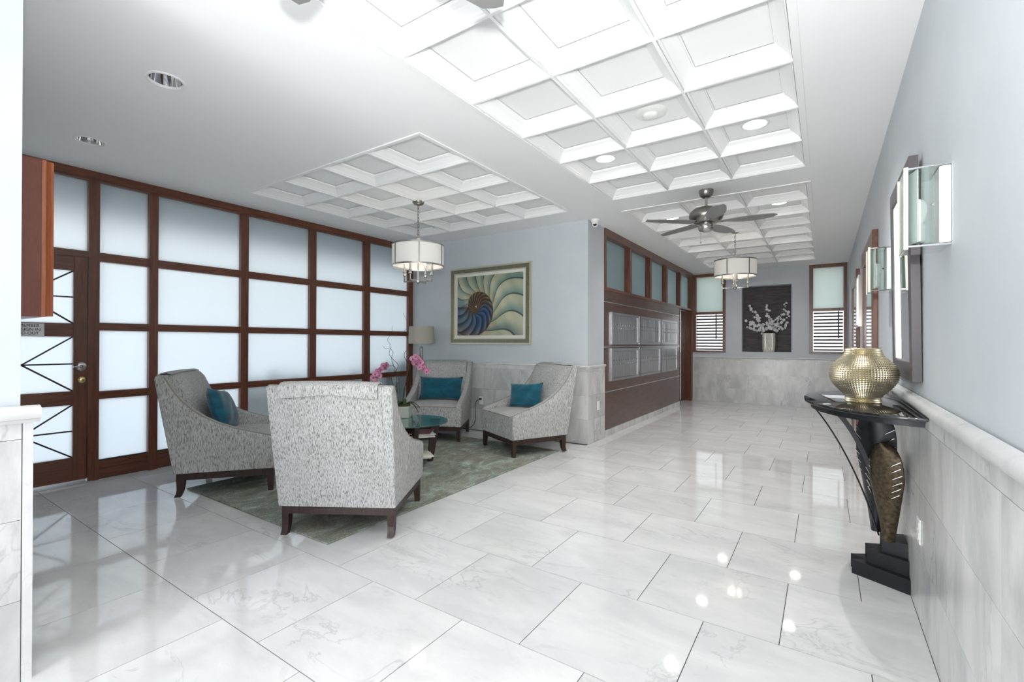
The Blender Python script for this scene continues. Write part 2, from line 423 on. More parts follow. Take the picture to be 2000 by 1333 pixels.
# far wall with niche and two window openings
W2, W3, NI = (-2.438, -1.78, 1.085, 2.79), (-.248, .352, 1.09, 2.81), (-1.463, -.559, 1.095, 2.475)
mb = MB(); Y0, Y1 = YF+.001, YF+.26
xs = sorted([XM-.3, XR+.13, W2[0], W2[1], W3[0], W3[1], NI[0], NI[1]]); 
for i in range(len(xs)-1):
    a, b = xs[i], xs[i+1]; hole = None
    for h in (W2, W3, NI):
        if abs(a-h[0]) < 1e-6: hole = h
    if hole: mb.box(a, b, Y0, Y1, 0, hole[2]); mb.box(a, b, Y0, Y1, hole[3], ZC+.1)
    else: mb.box(a, b, Y0, Y1, 0, ZC+.1)
wf = struct('wall_far', mb, 'wall_paint')
part('niche_back', MB().box(NI[0]-.02, NI[1]+.02, YF+.22, YF+.24, NI[2]-.02, NI[3]+.02), 'slate_paper', wf)
panels(wf, 'Y', YF, XM+.015, XR, [-1.957+.601*k for k in range(0, 5)], -1)
mb = MB(); mb.prism(cap_profile(0), XM, XR, lambda p, q, a: (a, YF+.006-p, .965+q)); part('rail_cap', mb, 'cap_marble', wf, smooth=40)

def louvre_window(name, w, hx):
    o = struct(name); x0, x1, z0, z1 = w; t = .055; yb = YF+.12; zm = 1.93
    part('frame', MB().box(x0-.01, x0+t, YF-.02, yb, z0-.01, z1+.01).box(x1-t, x1+.003, YF-.02, yb, z0-.01, z1+.01).box(x0+t, x1-t, YF-.02, yb, z0-.01, z0+.03).box(x0+t, x1-t, YF-.02, yb, z1-t, z1+.01).box(x0+t, x1-t, YF-.018, yb, zm-.025, zm+.03), 'cherry_wood', o)
    part('pane', MB().box(x0+t, x1-t, YF+.05, YF+.056, zm+.03, z1-t), 'pale_glass', o)
    n = 12; z0 += .03; dz = (zm-.025-z0)/n
    sl = MB().box(-(x1-x0)/2+t+.006, (x1-x0)/2-t-.006, -.016, .016, -.012, .012).mesh('slat', 'slat_wood')
    for k in range(n):
        put('slat', sl, o, ((x0+x1)/2, YF+.03, z0+dz*(k+.42)), (R(-18), 0, 0))
    part('handle', MB().box(hx-.012, hx+.012, YF-.002, YF+.012, z0+.25, zm-.03), 'slat_wood', o)
louvre_window('window_2', W2, -1.97)
louvre_window('window_3', W3, .22)
# courtyard behind
cy = struct('wall_courtyard', MB().box(-4.5, 3.5, 13.3, 13.45, 0, 3.2), 'grout_light')
tm = MB().box(-.298, .298, -.01, .01, -.148, .148).mesh('wall_tile', 'courtyard_tile')
for i in range(10):
    for j in range(8):
        put('wall_tile', tm, cy, (-3.2+.6*i, 13.295, .8+.3*j))
struct('floor_courtyard', MB().box(-4.5, 3.5, 11.2, 13.3, -.1, -.01), 'concrete')

# ---------------------------------------------------------------- glazed wall (window_1) and door_1
win = struct('window_1')
XG = XL          # inner face
posts = [(1.375, 1.453), (1.832, 1.907), (2.704, 2.788), (3.563, 3.655), (4.421, 4.527), (5.287, YP+.01)]
rails = [(2.008, 2.088), (1.373, 1.443), (.741, .811)]
TD = .09
for a, b in posts: part('mullion', MB().box(XG-TD, XG, a, b, 0, 2.74), 'cherry_wood', win)
part('mullion', MB().box(XG-TD, XG, YN-.01, .50, 0, 2.74), 'cherry_wood', win)
part('head_rail', MB().box(XG-TD, XG+.012, YN-.01, YP+.01, 2.755, 2.83).box(XG-TD, XG, YN-.01, YP+.01, 2.735, 2.756), 'cherry_wood_flat', win)
cols = [(posts[i][1], posts[i+1][0]) for i in range(5)]
for a, b in cols:
    for z0, z1 in rails: part('transom', MB().box(XG-TD+.005, XG-.004, a-.001, b+.001, z0, z1), 'cherry_wood_flat', win)
    part('bottom_rail', MB().box(XG-TD+.005, XG-.004, a-.001, b+.001, .005, .10).box(XG-TD+.005, XG-.014, a-.001, b+.001, .10, .168), 'cherry_wood_flat', win)
    part('gasket', MB().box(XG-.05, XG-.03, a, b, .168, .178), 'gasket', win)
    for z0, z1 in ((.178, .741), (.811, 1.373), (1.443, 2.008), (2.088, 2.735)):
        part('pane', MB().box(XG-.052, XG-.046, a, b, z0, z1), 'frosted_glass', win)
part('transom', MB().box(XG-TD+.005, XG-.004, .50, 1.375, 2.0302, 2.088), 'cherry_wood_flat', win)
part('pane', MB().box(XG-.052, XG-.046, .50, 1.375, 2.088, 2.735), 'frosted_glass', win)

dr = struct('door_1')
dx0, dx1 = XG-.065, XG-.012; ya, yb, yc, yd = .503, .634, 1.278, 1.404
yd = 1.373
part('stile', MB().bbox(dx0, dx1, yc, yd, .03, 2.03, .003), 'cherry_wood', dr)
part('stile', MB().bbox(dx0, dx1, ya, yb, .03, 2.03, .003), 'cherry_wood', dr)
for z0, z1 in ((.03, .235), (.705, .827), (1.313, 1.431), (1.90, 2.03)):
    part('rail', MB().box(dx0+.003, dx1-.004, yb-.001, yc+.001, z0, z1), 'cherry_wood_flat', dr)
for z0, z1 in ((.235, .705), (.827, 1.313), (1.431, 1.90)):
    part('pane', MB().box(XG-.044, XG-.038, yb, yc, z0, z1), 'frosted_glass', dr)
    cyy, cz = (yb+yc)/2, (z0+z1)/2
    for (p, q) in (((yb, z0), (yc, z1)), ((yb, z1), (yc, z0)), ((yb, cz), (yc, cz))):
        part('muntin', MB().tube([(XG-.030, p[0], p[1]), (XG-.030, q[0], q[1])], .0085, 4), 'gasket', dr)
part('handle_rosette', MB().lathe([(0, .0), (.04, 0), (.04, .008), (.034, .014), (.016, .016), (.014, .03), (0, .03)], 24), 'nickel', dr, smooth=40, loc=(XG-.012, 1.33, 1.045), rot=(0, R(90), 0))
part('lever', MB().tube([(0, 0, 0), (.03, 0, 0), (.036, -.01, 0), (.036, -.06, 0)], .008, 8), 'nickel', dr, smooth=50, loc=(XG-.012, 1.33, 1.045))
part('lock', MB().lathe([(0, 0), (.028, 0), (.028, .006), (.018, .014), (0, .014)], 20), 'brass', dr, smooth=40, loc=(XG-.012, 1.335, .925), rot=(0, R(90), 0))
part('threshold', MB().box(XG-.09, XG+.03, .50, 1.40, 0, .012).box(XG-.07, XG-.03, .50, 1.40, .012, .026), 'aluminium', dr)

# exterior beyond the glass
struct('floor_terrace', MB().box(-12, -5.76, -4, 9, -.15, -.02), 'concrete')
struct('added_shade_canopy', MB().box(-8.4, XG-.11, -3, 6.4, 2.79, 3.0), 'shade_block')  # unseen overhang added to darken the top row of panes
struct('added_shade_beam', MB().box(-6.20, -6.05, -3, 5.9, 2.36, 2.79), 'shade_block')  # unseen beam added outside to shade the top panes further
struct('added_shade_wall', MB().box(-10, -5.72, 5.9, 6.1, -.1, 3.2), 'shade_block')  # unseen wall added to darken the glazing columns at this end
hb = []
for i, (yy, hh_) in enumerate([(2.22, .30), (2.52, .34), (2.86, .86), (3.14, .90), (3.42, .84), (3.74, .90), (4.02, .85), (4.30, .88), (4.62, .90), (4.90, .94), (5.17, 1.02)]):
    bm = bmesh.new(); bmesh.ops.create_icosphere(bm, subdivisions=3, radius=.12)
    for v in bm.verts: v.co *= 1+random.uniform(-.10, .10); v.co.z *= hh_/.27
    mb = MB(); mb.frombm(bm)
    o = tag(thing('shrub', 'dark shrub outside, blurred behind the frosted glazing', 'shrub', (XG-.25, yy, 0), 0, 'dark shrubs outside the frosted glass'))
    part('foliage', mb, 'hedge', o, loc=(0, 0, hh_*.60))
    part('trunk', MB().tube([(0, 0, -.02), (0, 0, hh_*.5)], .02, 6), 'twig', o)

# sign on the door
sg = thing('door_sign', 'grey plate reading REMEMBER TO SIGN IN AND OUT on the door', 'sign', (XG-.0115, .985, 1.369))
part('plate', MB().bbox(0, .004, -.105, .105, -.054, .054, .0015), 'sign_plate', sg)
def text_mesh(txt, size, matname, depth=.0008):
    cu = bpy.data.curves.new('t', 'FONT'); cu.body = txt; cu.size = size; cu.align_x = 'CENTER'; cu.extrude = depth
    o = bpy.data.objects.new('t', cu); COL.objects.link(o)
    dg = bpy.context.evaluated_depsgraph_get(); me = bpy.data.meshes.new_from_object(o.evaluated_get(dg))
    bpy.data.objects.remove(o); me.materials.clear(); me.materials.append(M[matname]); return me
for i, t in enumerate(('REMEMBER', 'TO SIGN IN', 'AND OUT')):
    me = text_mesh(t, .033, 'ink'); put('lettering', me, sg, (.0048, -.004, .023-.032*i), (R(90), 0, R(90)))

# wooden cabinet at the left edge
cb = thing('wall_cabinet', 'reddish wooden wall cabinet jutting from behind the white pier', 'cabinet', (-3.72, YN, 1.41))
part('body', MB().box(-.8, 0, 0, .277, 0, .90), 'cabinet_wood', cb)
part('face_frame', MB().box(-.8, .003, .277, .295, .0, .90), 'cabinet_trim', cb)
mb = MB(); prof = [(.296, 0), (.296, .004), (.302, .010), (.307, .004), (.314, .010), (.319, .003), (.328, -.003), (.328, -.04), (.296, -.04)]
mb.prism([(p, q) for p, q in prof], .005, .895, lambda p, q, a: (q, p, a)); part('door_edge', mb, 'cabinet_trim', cb, smooth=40)
part('door', MB().box(-.8, -.04, .298, .32, .005, .895), 'cabinet_wood', cb)

# ---------------------------------------------------------------- mailbox wall
YD0, YD1 = 9.81, 10.80
wm = struct('wall_mailboxes', MB().box(XM-.14, XM-.03, 5.90, YD0, 0, 1.99).box(XM-.14, XM-.03, YD0, YF, 2.0, 2.01), 'dark_gap')
for z0, z1, nm in ((.096, .600, 'wood_panel'), (.612, 1.208, 'wood_panel'), (1.224, 1.822, 'wood_panel'), (1.836, 1.985, 'wood_panel')):
    for a, b in ((5.905, 8.42), (8.422, 9.80)) if z0 < .2 else ((5.905, 9.80),):
        part(nm, MB().box(XM-.035, XM-.006, a, b, z0, z1), 'panel_wood', wm)
for z in (.606, 1.216, 1.829): part('metal_strip', MB().box(XM-.035, XM-.003, 5.905, 9.79, z-.006, z+.006), 'aluminium', wm)
js = [5.905, 6.515, 7.125, 7.735, 8.345, 8.955, 9.565, 9.81]
for a, b in zip(js[:-1], js[1:]):
    part('skirting_tile', MB().box(XM-.035, XM+.001, a+.001, b-.001, 0, .092), 'wall_marble', wm)
# clerestory windows
cw = struct('window_4')
E_ = .085
part('sill_rail', MB().box(XM-.12, XM+.006, 5.90, YF-.01, 1.985, 2.028), 'cherry_wood_flat', cw)
part('head_rail', MB().box(XM-.12, XM+.004, 5.90, YF-.01, 2.715, 2.825), 'cherry_wood_flat', cw)
pst = [(5.90, 5.962)]+[(5.962+.99*k-.09, 5.962+.99*k) for k in range(1, 5)]+[(10.80, YF-.01)]
for a, b in pst: part('post', MB().box(XM-.12, XM, a, b, 2.028, 2.715), 'cherry_wood', cw)
for i in range(5):
    part('pane', MB().box(XM-E_-.006, XM-E_, pst[i][1], pst[i+1][0], 2.028, 2.715), 'clerestory_glass', cw)
# steel mailboxes
def mailbox_bank(y0, y1, z0, z1, ncol, label, seed):
    t = thing('mailbox_bank', label, 'mailbox', (XM-.006, (y0+y1)/2, z0), 0, None)
    W, Hh = y1-y0, z1-z0; b = .035
    part('frame', MB().box(0, .022, -W/2, -W/2+b, 0, Hh).box(0, .022, W/2-b, W/2, 0, Hh).box(0, .022, -W/2+b, W/2-b, 0, b).box(0, .022, -W/2+b, W/2-b, Hh-b, Hh).box(0, .004, -W/2+b, W/2-b, b, Hh-b), 'brushed_steel', t)
    dw = (W-2*b)/ncol
    dm = MB().bbox(.004, .016, -dw/2+.004, dw/2-.004, b+.006, Hh-b-.006, .003, 1).mesh('mailbox_door', 'brushed_steel')
    lm = MB().lathe([(0, 0), (.011, 0), (.011, .005), (0, .006)], 10).mesh('lock', 'nickel_dark')
    sm_ = MB().box(.016, .019, -.024, .024, -.010, .010).mesh('name_slot', 'nickel_dark')
    rnd = random.Random(seed)
    for k in range(ncol):
        d = put('mailbox_door', dm, t, (0, -W/2+b+dw*(k+.5), 0), (0, 0, R(rnd.uniform(-2.0, 2.0))))
        put('lock', lm, d, (.016, 0, Hh*.5), (0, R(90), 0)); put('name_slot', sm_, d, (0, 0, Hh*.63))
    return t
Ys = ((6.12, 7.23), (7.32, 8.39), (8.49, 9.55))
for r_, (z0, z1, row) in enumerate(((1.25, 1.70, 'upper'), (.742, 1.197, 'lower'))):
    for i, (a, b) in enumerate(Ys):
        mailbox_bank(a, b, z0, z1, 11, ('%s bank of steel mailboxes %s' % (row, ('nearest the marble pier', 'in the middle column', 'nearest the dark wooden door')[i])), r_*3+i)
# door_2 in the recess at the end
d2 = struct('door_2')
part('jamb', MB().box(XM-.22, XM+.004, YD0, YD0+.045, 0, 1.985), 'cherry_wood', d2)
part('jamb', MB().box(XM-.22, XM+.004, 10.80, YF-.012, 0, 1.985), 'cherry_wood', d2)
part('edge_strip', MB().box(XM+.004, XM+.010, YD0+.012, YD0+.034, .12, 1.95), 'aluminium', d2)
part('door_leaf', MB().box(XM-.20, XM-.15, YD0+.045, 10.80, .01, 1.985), 'panel_wood', d2)
for z0, z1 in ((.15, .9), (1.05, 1.85)): part('door_panel', MB().bbox(XM-.155, XM-.138, YD0+.17, 10.67, z0, z1, .008), 'panel_wood', d2)
part('knob', MB().lathe([(0, 0), (.025, 0), (.012, .01), (.012, .035), (.026, .045), (.02, .07), (0, .075)], 16), 'brass', d2, smooth=40, loc=(XM-.15, YD0+.12, 1.0), rot=(0, R(90), 0))

# elevator style doors on the right wall
def side_door(name, y0, y1):
    o = struct(name); xf = XR-.026; sw = .15
    part('casing', MB().bbox(xf, XR+.012, y0, y0+sw, 0, 2.08, .004), 'cherry_wood', o)
    part('casing', MB().bbox(xf, XR+.012, y1-sw, y1, 0, 2.08, .004), 'cherry_wood', o)
    part('header', MB().bbox(xf-.004, XR+.012, y0-.005, y1+.005, 2.08, 2.24, .004), 'cherry_wood_flat', o)
    ym = (y0+y1)/2
    for a, b in ((y0+sw, ym-.002), (ym+.002, y1-sw)): part('door_leaf', MB().box(XR-.010, XR-.0005, a, b, .01, 2.08), 'steel_door', o)
side_door('door_3', 4.98, 6.32)
side_door('door_4', 7.47, 8.75)
# tall framed glass case between them
t = thing('wall_display_case', 'tall narrow silver-framed glass case on the right wall between two doors', 'display case', (XR+.010, 6.9, 1.47))
part('frame', MB().box(-.05, 0, -.20, -.17, 0, .6).box(-.05, 0, .17, .20, 0, .6).box(-.05, 0, -.17, .17, 0, .03).box(-.05, 0, -.17, .17, .57, .6), 'silver_bevel', t)
part('glass', MB().box(-.035, -.03, -.17, .17, .03, .57), 'mirror_glass', t)

# ---------------------------------------------------------------- mirror
t = thing('wall_mirror', 'large dark framed mirror leaning on the right wall above the console', 'mirror', (XR+.010, 3.2, 1.095))
t.rotation_euler = (0, R(-.75), 0)
hw, hh, fwid = .375, 1.05, .10
def frame_ring(o, w, x0, x1, hy, z0, z1):
    return MB().box(x0, x1, -hy+o, -hy+o+w, z0+o, z1-o).box(x0, x1, hy-o-w, hy-o, z0+o, z1-o).box(x0, x1, -hy+o+w, hy-o-w, z0+o, z0+o+w).box(x0, x1, -hy+o+w, hy-o-w, z1-o-w, z1-o)
part('frame', frame_ring(0, .085, -.034, 0, hw, 0, hh), 'mirror_frame', t)
part('inner_frame', frame_ring(.085, .012, -.028, 0, hw, 0, hh), 'silver_bevel', t)
part('glass', MB().box(-.016, -.01, -hw+.097, hw-.097, .097, hh-.097), 'mirror_glass', t)

# ---------------------------------------------------------------- wall sconces
def sconce(y, label):
    t = thing('wall_sconce', label, 'wall lamp', (XR+.012, y, 1.772), 0, 'glass wall sconces')
    part('back_box', MB().bbox(-.032, 0, -.10, .10, -.138, .138, .004), 'white_enamel', t)
    part('front_glass', MB().bbox(-.126, -.118, -.085, .085, -.15, .15, .002), 'sconce_glass', t)
    part('polished_edge', MB().box(-.130, -.117, -.093, -.085, -.152, .152), 'frame_cream', t)
    part('polished_edge', MB().box(-.130, -.117, .085, .093, -.152, .152), 'frame_cream', t)
    part('side_glass', MB().prism([(-.117, -.02), (-.094, -.108), (-.090, -.107), (-.113, -.02)], -.13, .135, lambda p, q, a: (p, q, a)), 'sconce_glass', t)
    part('clear_glass', MB().box(-.082, -.046, -.104, -.100, -.135, .14), 'clear_glass', t)
    part('clear_glass', MB().box(-.112, -.046, .100, .104, -.135, .14), 'clear_glass', t)
    for z in (-.146, .140):
        part('bracket', MB().box(-.118, 0, -.098, .098, z, z+.006), 'chrome', t)
    part('socket', MB().lathe([(.021, -.115), (.023, -.112), (.023, -.05), (.019, -.045), (0, -.045)], 16, (-.08, 0, 0)), 'white_plastic', t, smooth=40)
    part('bulb', MB().lathe([(.016, -.045), (.024, -.03), (.030, 0), (.030, .02), (.022, .042), (.008, .05), (0, .051)], 16, (-.08, 0, 0)), 'bulb', t, smooth=60)
    for q in (-.104,):
        part('screw', MB().lathe([(0, 0), (.006, 0), (.004, .005), (0, .005)], 10), 'chrome', t, loc=(-.050, -.104, 0), rot=(R(90), 0, 0))
sconce(2.34, 'glass and white wall sconce nearest the camera, right of the mirror')
sconce(4.06, 'glass and white wall sconce beyond the dark framed mirror')

# ---------------------------------------------------------------- console table
CYc, CA, CB, CZ = 3.25, .67, .462, .96
t = thing('console_table', 'black glass half-round console table with palm leaf metal base', 'console table', (XR-.002, CYc, 0))
def half_ellipse(a, b, n=40): return [(-b*math.sin(PI*i/n), -a*math.cos(PI*i/n)) for i in range(n+1)]
mb = MB(); mb.prism(half_ellipse(CA, CB), CZ-.016, CZ, lambda p, q, a: (p, q, a), bev=.004); part('glass_top', mb, 'black_glass', t, smooth=40)
mb = MB(); mb.prism(half_ellipse(CA-.09, CB-.035), CZ-.052, CZ-.017, lambda p, q, a: (p, q, a)); part('under_top', mb, 'black_metal', t, smooth=40)
mb = MB()
for lo, hi, ax, ay in ((0, .075, .235, .17), (.075, .15, .17, .125), (.15, .225, .105, .08)):
    # stepped fan: each tier a V-faced wedge against the wall
    poly = [(0, -ay), (-ax, -.02), (-ax*.62, 0), (-ax, .02), (0, ay)]
    mb.prism([(0, -ay), (-ax, -.045), (-ax*.72, 0), (-ax, .045), (0, ay)], lo, hi, lambda p, q, a: (p, q, a))
part('stepped_base', mb, 'black_metal', t)
def strap(pts, w, th, dirv=(0, 1, 0)):
    d = Vector(dirv).normalized(); mb = MB(); vs = []; pts = [Vector(p) for p in pts]; n = len(pts)
    for i, p in enumerate(pts):
        tt = (pts[min(i+1, n-1)]-pts[max(i-1, 0)]).normalized(); nn = tt.cross(d).normalized(); ww = w[i] if isinstance(w, list) else w
        for a, b in ((-1, -1), (1, -1), (1, 1), (-1, 1)): vs.append(p+d*a*ww/2+nn*b*th/2)
    fs = [(i*4+k, i*4+(k+1) % 4, (i+1)*4+(k+1) % 4, (i+1)*4+k) for i in range(n-1) for k in range(4)]+[(3, 2, 1, 0), tuple((n-1)*4+k for k in range(4))]
    return mb.add(vs, fs)
def bez(p0, p1, p2, p3, n=18):
    p0, p1, p2, p3 = map(Vector, (p0, p1, p2, p3)); out = []
    for i in range(n+1):
        s = i/n; out.append((1-s)**3*p0+3*(1-s)**2*s*p1+3*(1-s)*s*s*p2+s**3*p3)
    return out
for sy in (0,):
    part('curved_strut', strap(bez((-.33, -.03, CZ-.05), (-.24, -.03, .84), (-.12, -.02, .60), (-.085, -.02, .22)), .075, .022), 'black_metal', t, smooth=50)
    part('thin_rod', MB().tube(bez((-.415, -.03, CZ-.05), (-.30, -.03, .76), (-.19, -.03, .52), (-.115, -.03, .23)), .0045, 6), 'black_metal', t, smooth=50)
def palm_leaf(z0, z1, wmax, bend, seed, mname, parent, loc, rz, tilt=0):
    """broad notched leaf, standing: width along local y"""
    n = 26; vs = []; mb = MB(); th = .006
    rows = []
    for i in range(n+1):
        s = i/n; z = z0+(z1-z0)*s
        ww = wmax*(.30+.70*min(1, (s/.62))**1.1)*math.sqrt(max(0, 1-((s-.72)/.28)**2) if s > .72 else 1)+.003
        rows.append((z, ww, bend*math.sin(s*PI*.5)**2))
    K = 8; vs = []
    for side in (0, 1):
        for z, ww, bx in rows:
            for k in range(K+1):
                u = -1+2*k/K; vs.append((bx-.035*(1-u*u)*(1 if 1 else 0)+(th if side else 0), u*ww, z))
    def id_(s, i, k): return s*(n+1)*(K+1)+i*(K+1)+k
    fs = []
    for i in range(n):
        for k in range(K):
            fs.append((id_(0, i, k), id_(0, i, k+1), id_(0, i+1, k+1), id_(0, i+1, k))); fs.append((id_(1, i, k+1), id_(1, i, k), id_(1, i+1, k), id_(1, i+1, k+1)))
        fs.append((id_(0, i, 0), id_(0, i+1, 0), id_(1, i+1, 0), id_(1, i, 0))); fs.append((id_(0, i, K), id_(1, i, K), id_(1, i+1, K), id_(0, i+1, K)))
    fs.append(tuple(id_(0, n, k) for k in range(K+1))+tuple(id_(1, n, k) for k in range(K, -1, -1)))
    mb.add(vs, fs); lf = part('palm_leaf', mb, mname, parent, smooth=50, loc=loc, rot=(tilt, 0, rz))
    for i in range(6):   # slits bent out at the margin, catching the light
        zz = z0+(z1-z0)*(.50+.065*i)
        for sd in (-1, 1):
            ww = wmax*(.30+.70*min(1, (.50+.065*i)/.62)**1.1)*(1 if i < 4 else .93)
            part('leaf_slit', MB().tube([(bend*.8-.030, sd*ww*.66, zz-.022), (bend*.8-.012, sd*(ww+.004), zz+.004)], [.0012, .003], 5), 'silver_bevel', lf)
palm_leaf(.225, .75, .088, -.03, 1, 'bronze_metal', t, (-.078, -.07, 0), R(50))
palm_leaf(.225, .92, .095, -.02, 2, 'black_metal', t, (-.115, .07, 0), R(62))
palm_leaf(.225, .70, .080, -.02, 3, 'bronze_metal', t, (-.075, .13, 0), R(-45))

# gold faceted vase
def faceted(prof, seg, rows, depth):
    # profile sampled smoothly, pyramids on each quad
    L_ = [0]
    for i in range(1, len(prof)): L_.append(L_[-1]+math.hypot(prof[i][0]-prof[i-1][0], prof[i][1]-prof[i-1][1]))
    def at(s):
        s *= L_[-1]
        for i in range(1, len(prof)):
            if s <= L_[i]+1e-9:
                q = (s-L_[i-1])/(L_[i]-L_[i-1]); return Vector((prof[i-1][0]*(1-q)+prof[i][0]*q, 0, prof[i-1][1]*(1-q)+prof[i][1]*q))
        return Vector((prof[-1][0], 0, prof[-1][1]))
    vs = []; fs = []
    for j in range(rows+1):
        p = at(j/rows)
        for k in range(seg):
            a = 2*PI*k/seg; vs.append((p.x*math.cos(a), p.x*math.sin(a), p.z))
    for j in range(rows):
        p0, p1 = at(j/rows), at((j+1)/rows); c = (p0+p1)/2; tn = (p1-p0).normalized(); nn = Vector((tn.z, 0, -tn.x))
        for k in range(seg):
            a = 2*PI*(k+.5)/seg; r0 = c.x*math.cos(PI/seg)+nn.x*depth; z = c.z+nn.z*depth
            i = len(vs); vs.append((r0*math.cos(a), r0*math.sin(a), z))
            q = [j*seg+k, j*seg+(k+1) % seg, (j+1)*seg+(k+1) % seg, (j+1)*seg+k]
            fs += [(q[0], q[1], i), (q[1], q[2], i), (q[2], q[3], i), (q[3], q[0], i)]
    return MB().add(vs, fs)
def smooth_prof(pts, n=60):
    out = []
    for i in range(n+1):
        x = i/n*(len(pts)-1); k = min(int(x), len(pts)-2); u = x-k
        P0, P1, P2, P3 = pts[max(k-1, 0)], pts[k], pts[k+1], pts[min(k+2, len(pts)-1)]
        out.append(tuple(.5*((2*P1[d])+(-P0[d]+P2[d])*u+(2*P0[d]-5*P1[d]+4*P2[d]-P3[d])*u*u+(-P0[d]+3*P1[d]-3*P2[d]+P3[d])*u**3) for d in (0, 1)))
    return out
vp = smooth_prof([(.078, 0), (.074, .018), (.082, .038), (.115, .072), (.142, .110), (.150, .150), (.140, .188), (.110, .222), (.085, .250), (.078, .282)])
t = thing('gold_vase', 'round gold vase with a faceted pyramid surface on the black console', 'vase', (.17, 3.12, CZ+.001))
part('body', faceted(vp, 72, 30, .0048), 'gold_leaf', t)
part('neck_lip', MB().lathe([(.078, .280), (.080, .284), (.076, .287), (.070, .28), (.068, .20), (0, .03)], 48), 'gold_leaf', t, smooth=50)

# ---------------------------------------------------------------- rug
rg = MB().bbox(-4.56, -2.585, 1.785, 4.85, .0005, .012, .004)
tag(part('area_rug', rg, 'rug_pile'), 'mottled green and grey rectangular area rug under the four armchairs', 'rug')
ZR_ = .012

# ---------------------------------------------------------------- armchairs
def build_chair(label, loc, rotz):
    t = thing('slipper_armchair', label, 'armchair', loc, rotz, 'grey armchairs around the round table')
    U = .345   # u offset: origin at centre of the feet
    prof = [(-.035, .19), (-.10, .57), (-.165, .955), (-.158, .982), (-.135, .990), (-.105, .982), (-.085, .955), (-.055, .895), (-.015, .83), (.035, .768), (.10, .705), (.18, .645), (.28, .590), (.40, .545), (.52, .512), (.62, .485), (.675, .468), (.70, .450), (.705, .42), (.700, .19)]
    for sx in (-1, 1):
        def fn(p, q, a, sx=sx): return (sx*(a-.012*(1-(q-.19)/.8)), p-U, q)
        mb = MB(); mb.prism(prof, .328, .402, fn, bev=.012, seg=3); part('arm', mb, 'fabric', t, smooth=50)
        pts = [(sx*(.396-.012*(1-(q-.19)/.8)), p-U, q+.001) for p, q in prof[5:19]]
        mb = MB(); mb.tube(pts, .005, 6); part('piping', mb, 'piping', t, smooth=60)
    # back shell between the arms (outer back face)
    bk = [(-.037, .19), (-.102, .57), (-.167, .955), (-.160, .985), (-.13, .99), (-.02, .40), (.03, .19)]
    mb = MB(); mb.prism(bk, -.332, .332, lambda p, q, a: (a, p-U, q)); part('back_shell', mb, 'fabric', t, smooth=40)
    # padded back cushion, crowned
    def pad(nx, outline, hw_, crown, name, matn='fabric'):
        vs = []; m_ = len(outline)
        for i in range(nx+1):
            u = -1+2*i/nx; c = 1-abs(u)**4
            for (p, q, nx_, nz_) in outline: vs.append((u*hw_, p-U+nx_*crown*c, q+nz_*crown*c))
        fs = [(i*m_+k, i*m_+(k+1) % m_, (i+1)*m_+(k+1) % m_, (i+1)*m_+k) for i in range(nx) for k in range(m_)]
        fs += [tuple(range(m_))[::-1], tuple(nx*m_+k for k in range(m_))]
        return part(name, MB().add(vs, fs), matn, t, smooth=60)
    pad(14, [(.06, .40, 0, 0), (.15, .42, .5, 0), (.125, .52, 1, .2), (.075, .68, 1, .2), (.02, .83, 1, .25), (-.03, .94, 1, .4), (-.065, .978, .7, .5), (-.11, .986, .2, .5), (-.15, .978, -.2, .4), (-.155, .96, 0, 0), (-.10, .80, 0, 0)], .328, .022, 'back_cushion')
    # the draped top cover hanging over the outer back
    vs = []; nx = 18
    ol = [(-.070, .996), (-.110, 1.008), (-.150, 1.004), (-.176, .988), (-.178, .950), (-.173, .925), (-.168, .925), (-.170, .975), (-.148, .996), (-.11, 1.001), (-.072, .990)]
    for i in range(nx+1):
        u = -1+2*i/nx; e = .014*math.sin(i*1.1)*(1 if i % 2 else .5); sag = -.020*abs(u)**3+.006*math.cos(u*5)
        for k, (p, q) in enumerate(ol):
            low = 1 if 3 < k < 7 else 0
            vs.append((u*.312, p-U-(.003*low), q+low*sag+(.006*(1-u*u) if k in (0, 1, 2, 8, 9, 10) else 0)))
    m_ = len(ol)
    fs = [(i*m_+k, i*m_+(k+1) % m_, (i+1)*m_+(k+1) % m_, (i+1)*m_+k) for i in range(nx) for k in range(m_)]+[tuple(range(m_))[::-1], tuple(nx*m_+k for k in range(m_))]
    part('head_cover', MB().add(vs, fs), 'fabric', t, smooth=50)
    # seat
    vs = []; nx, ny = 12, 12
    for j in range(ny+1):
        v_ = j/ny; yv = .08+.628*v_
        for i in range(nx+1):
            u = -1+2*i/nx
            h_ = .452+.030*(1-abs(u)**3)*(1-abs(2*v_-1)**3)-(.012 if j == ny else 0)
            vs.append((u*.329, yv-U, h_))
    B_ = len(vs)
    per = [i for i in range(nx+1)]+[j*(nx+1)+nx for j in range(1, ny+1)]+[ny*(nx+1)+i for i in range(nx-1, -1, -1)]+[j*(nx+1) for j in range(ny-1, 0, -1)]
    vs += [(vs[i][0], vs[i][1]-(.004 if vs[i][1] > .3 else 0), .195) for i in per]
    fs = [(j*(nx+1)+i, j*(nx+1)+i+1, (j+1)*(nx+1)+i+1, (j+1)*(nx+1)+i) for j in range(ny) for i in range(nx)]
    n_ = len(per); fs += [(per[k], B_+k, B_+(k+1) % n_, per[(k+1) % n_]) for k in range(n_)]; fs.append(tuple(B_+k for k in range(n_)))
    part('seat', MB().add(vs, fs), 'fabric', t, smooth=50)
    mb = MB(); mb.tube([(-.328, .708-U, .441), (0, .710-U, .446), (.328, .708-U, .441)], .005, 6); part('piping', mb, 'piping', t, smooth=60)
    # base frame and legs
    mb = MB(); x1, y0, y1_ = .372, -.018-U, .690-U; b_ = .03
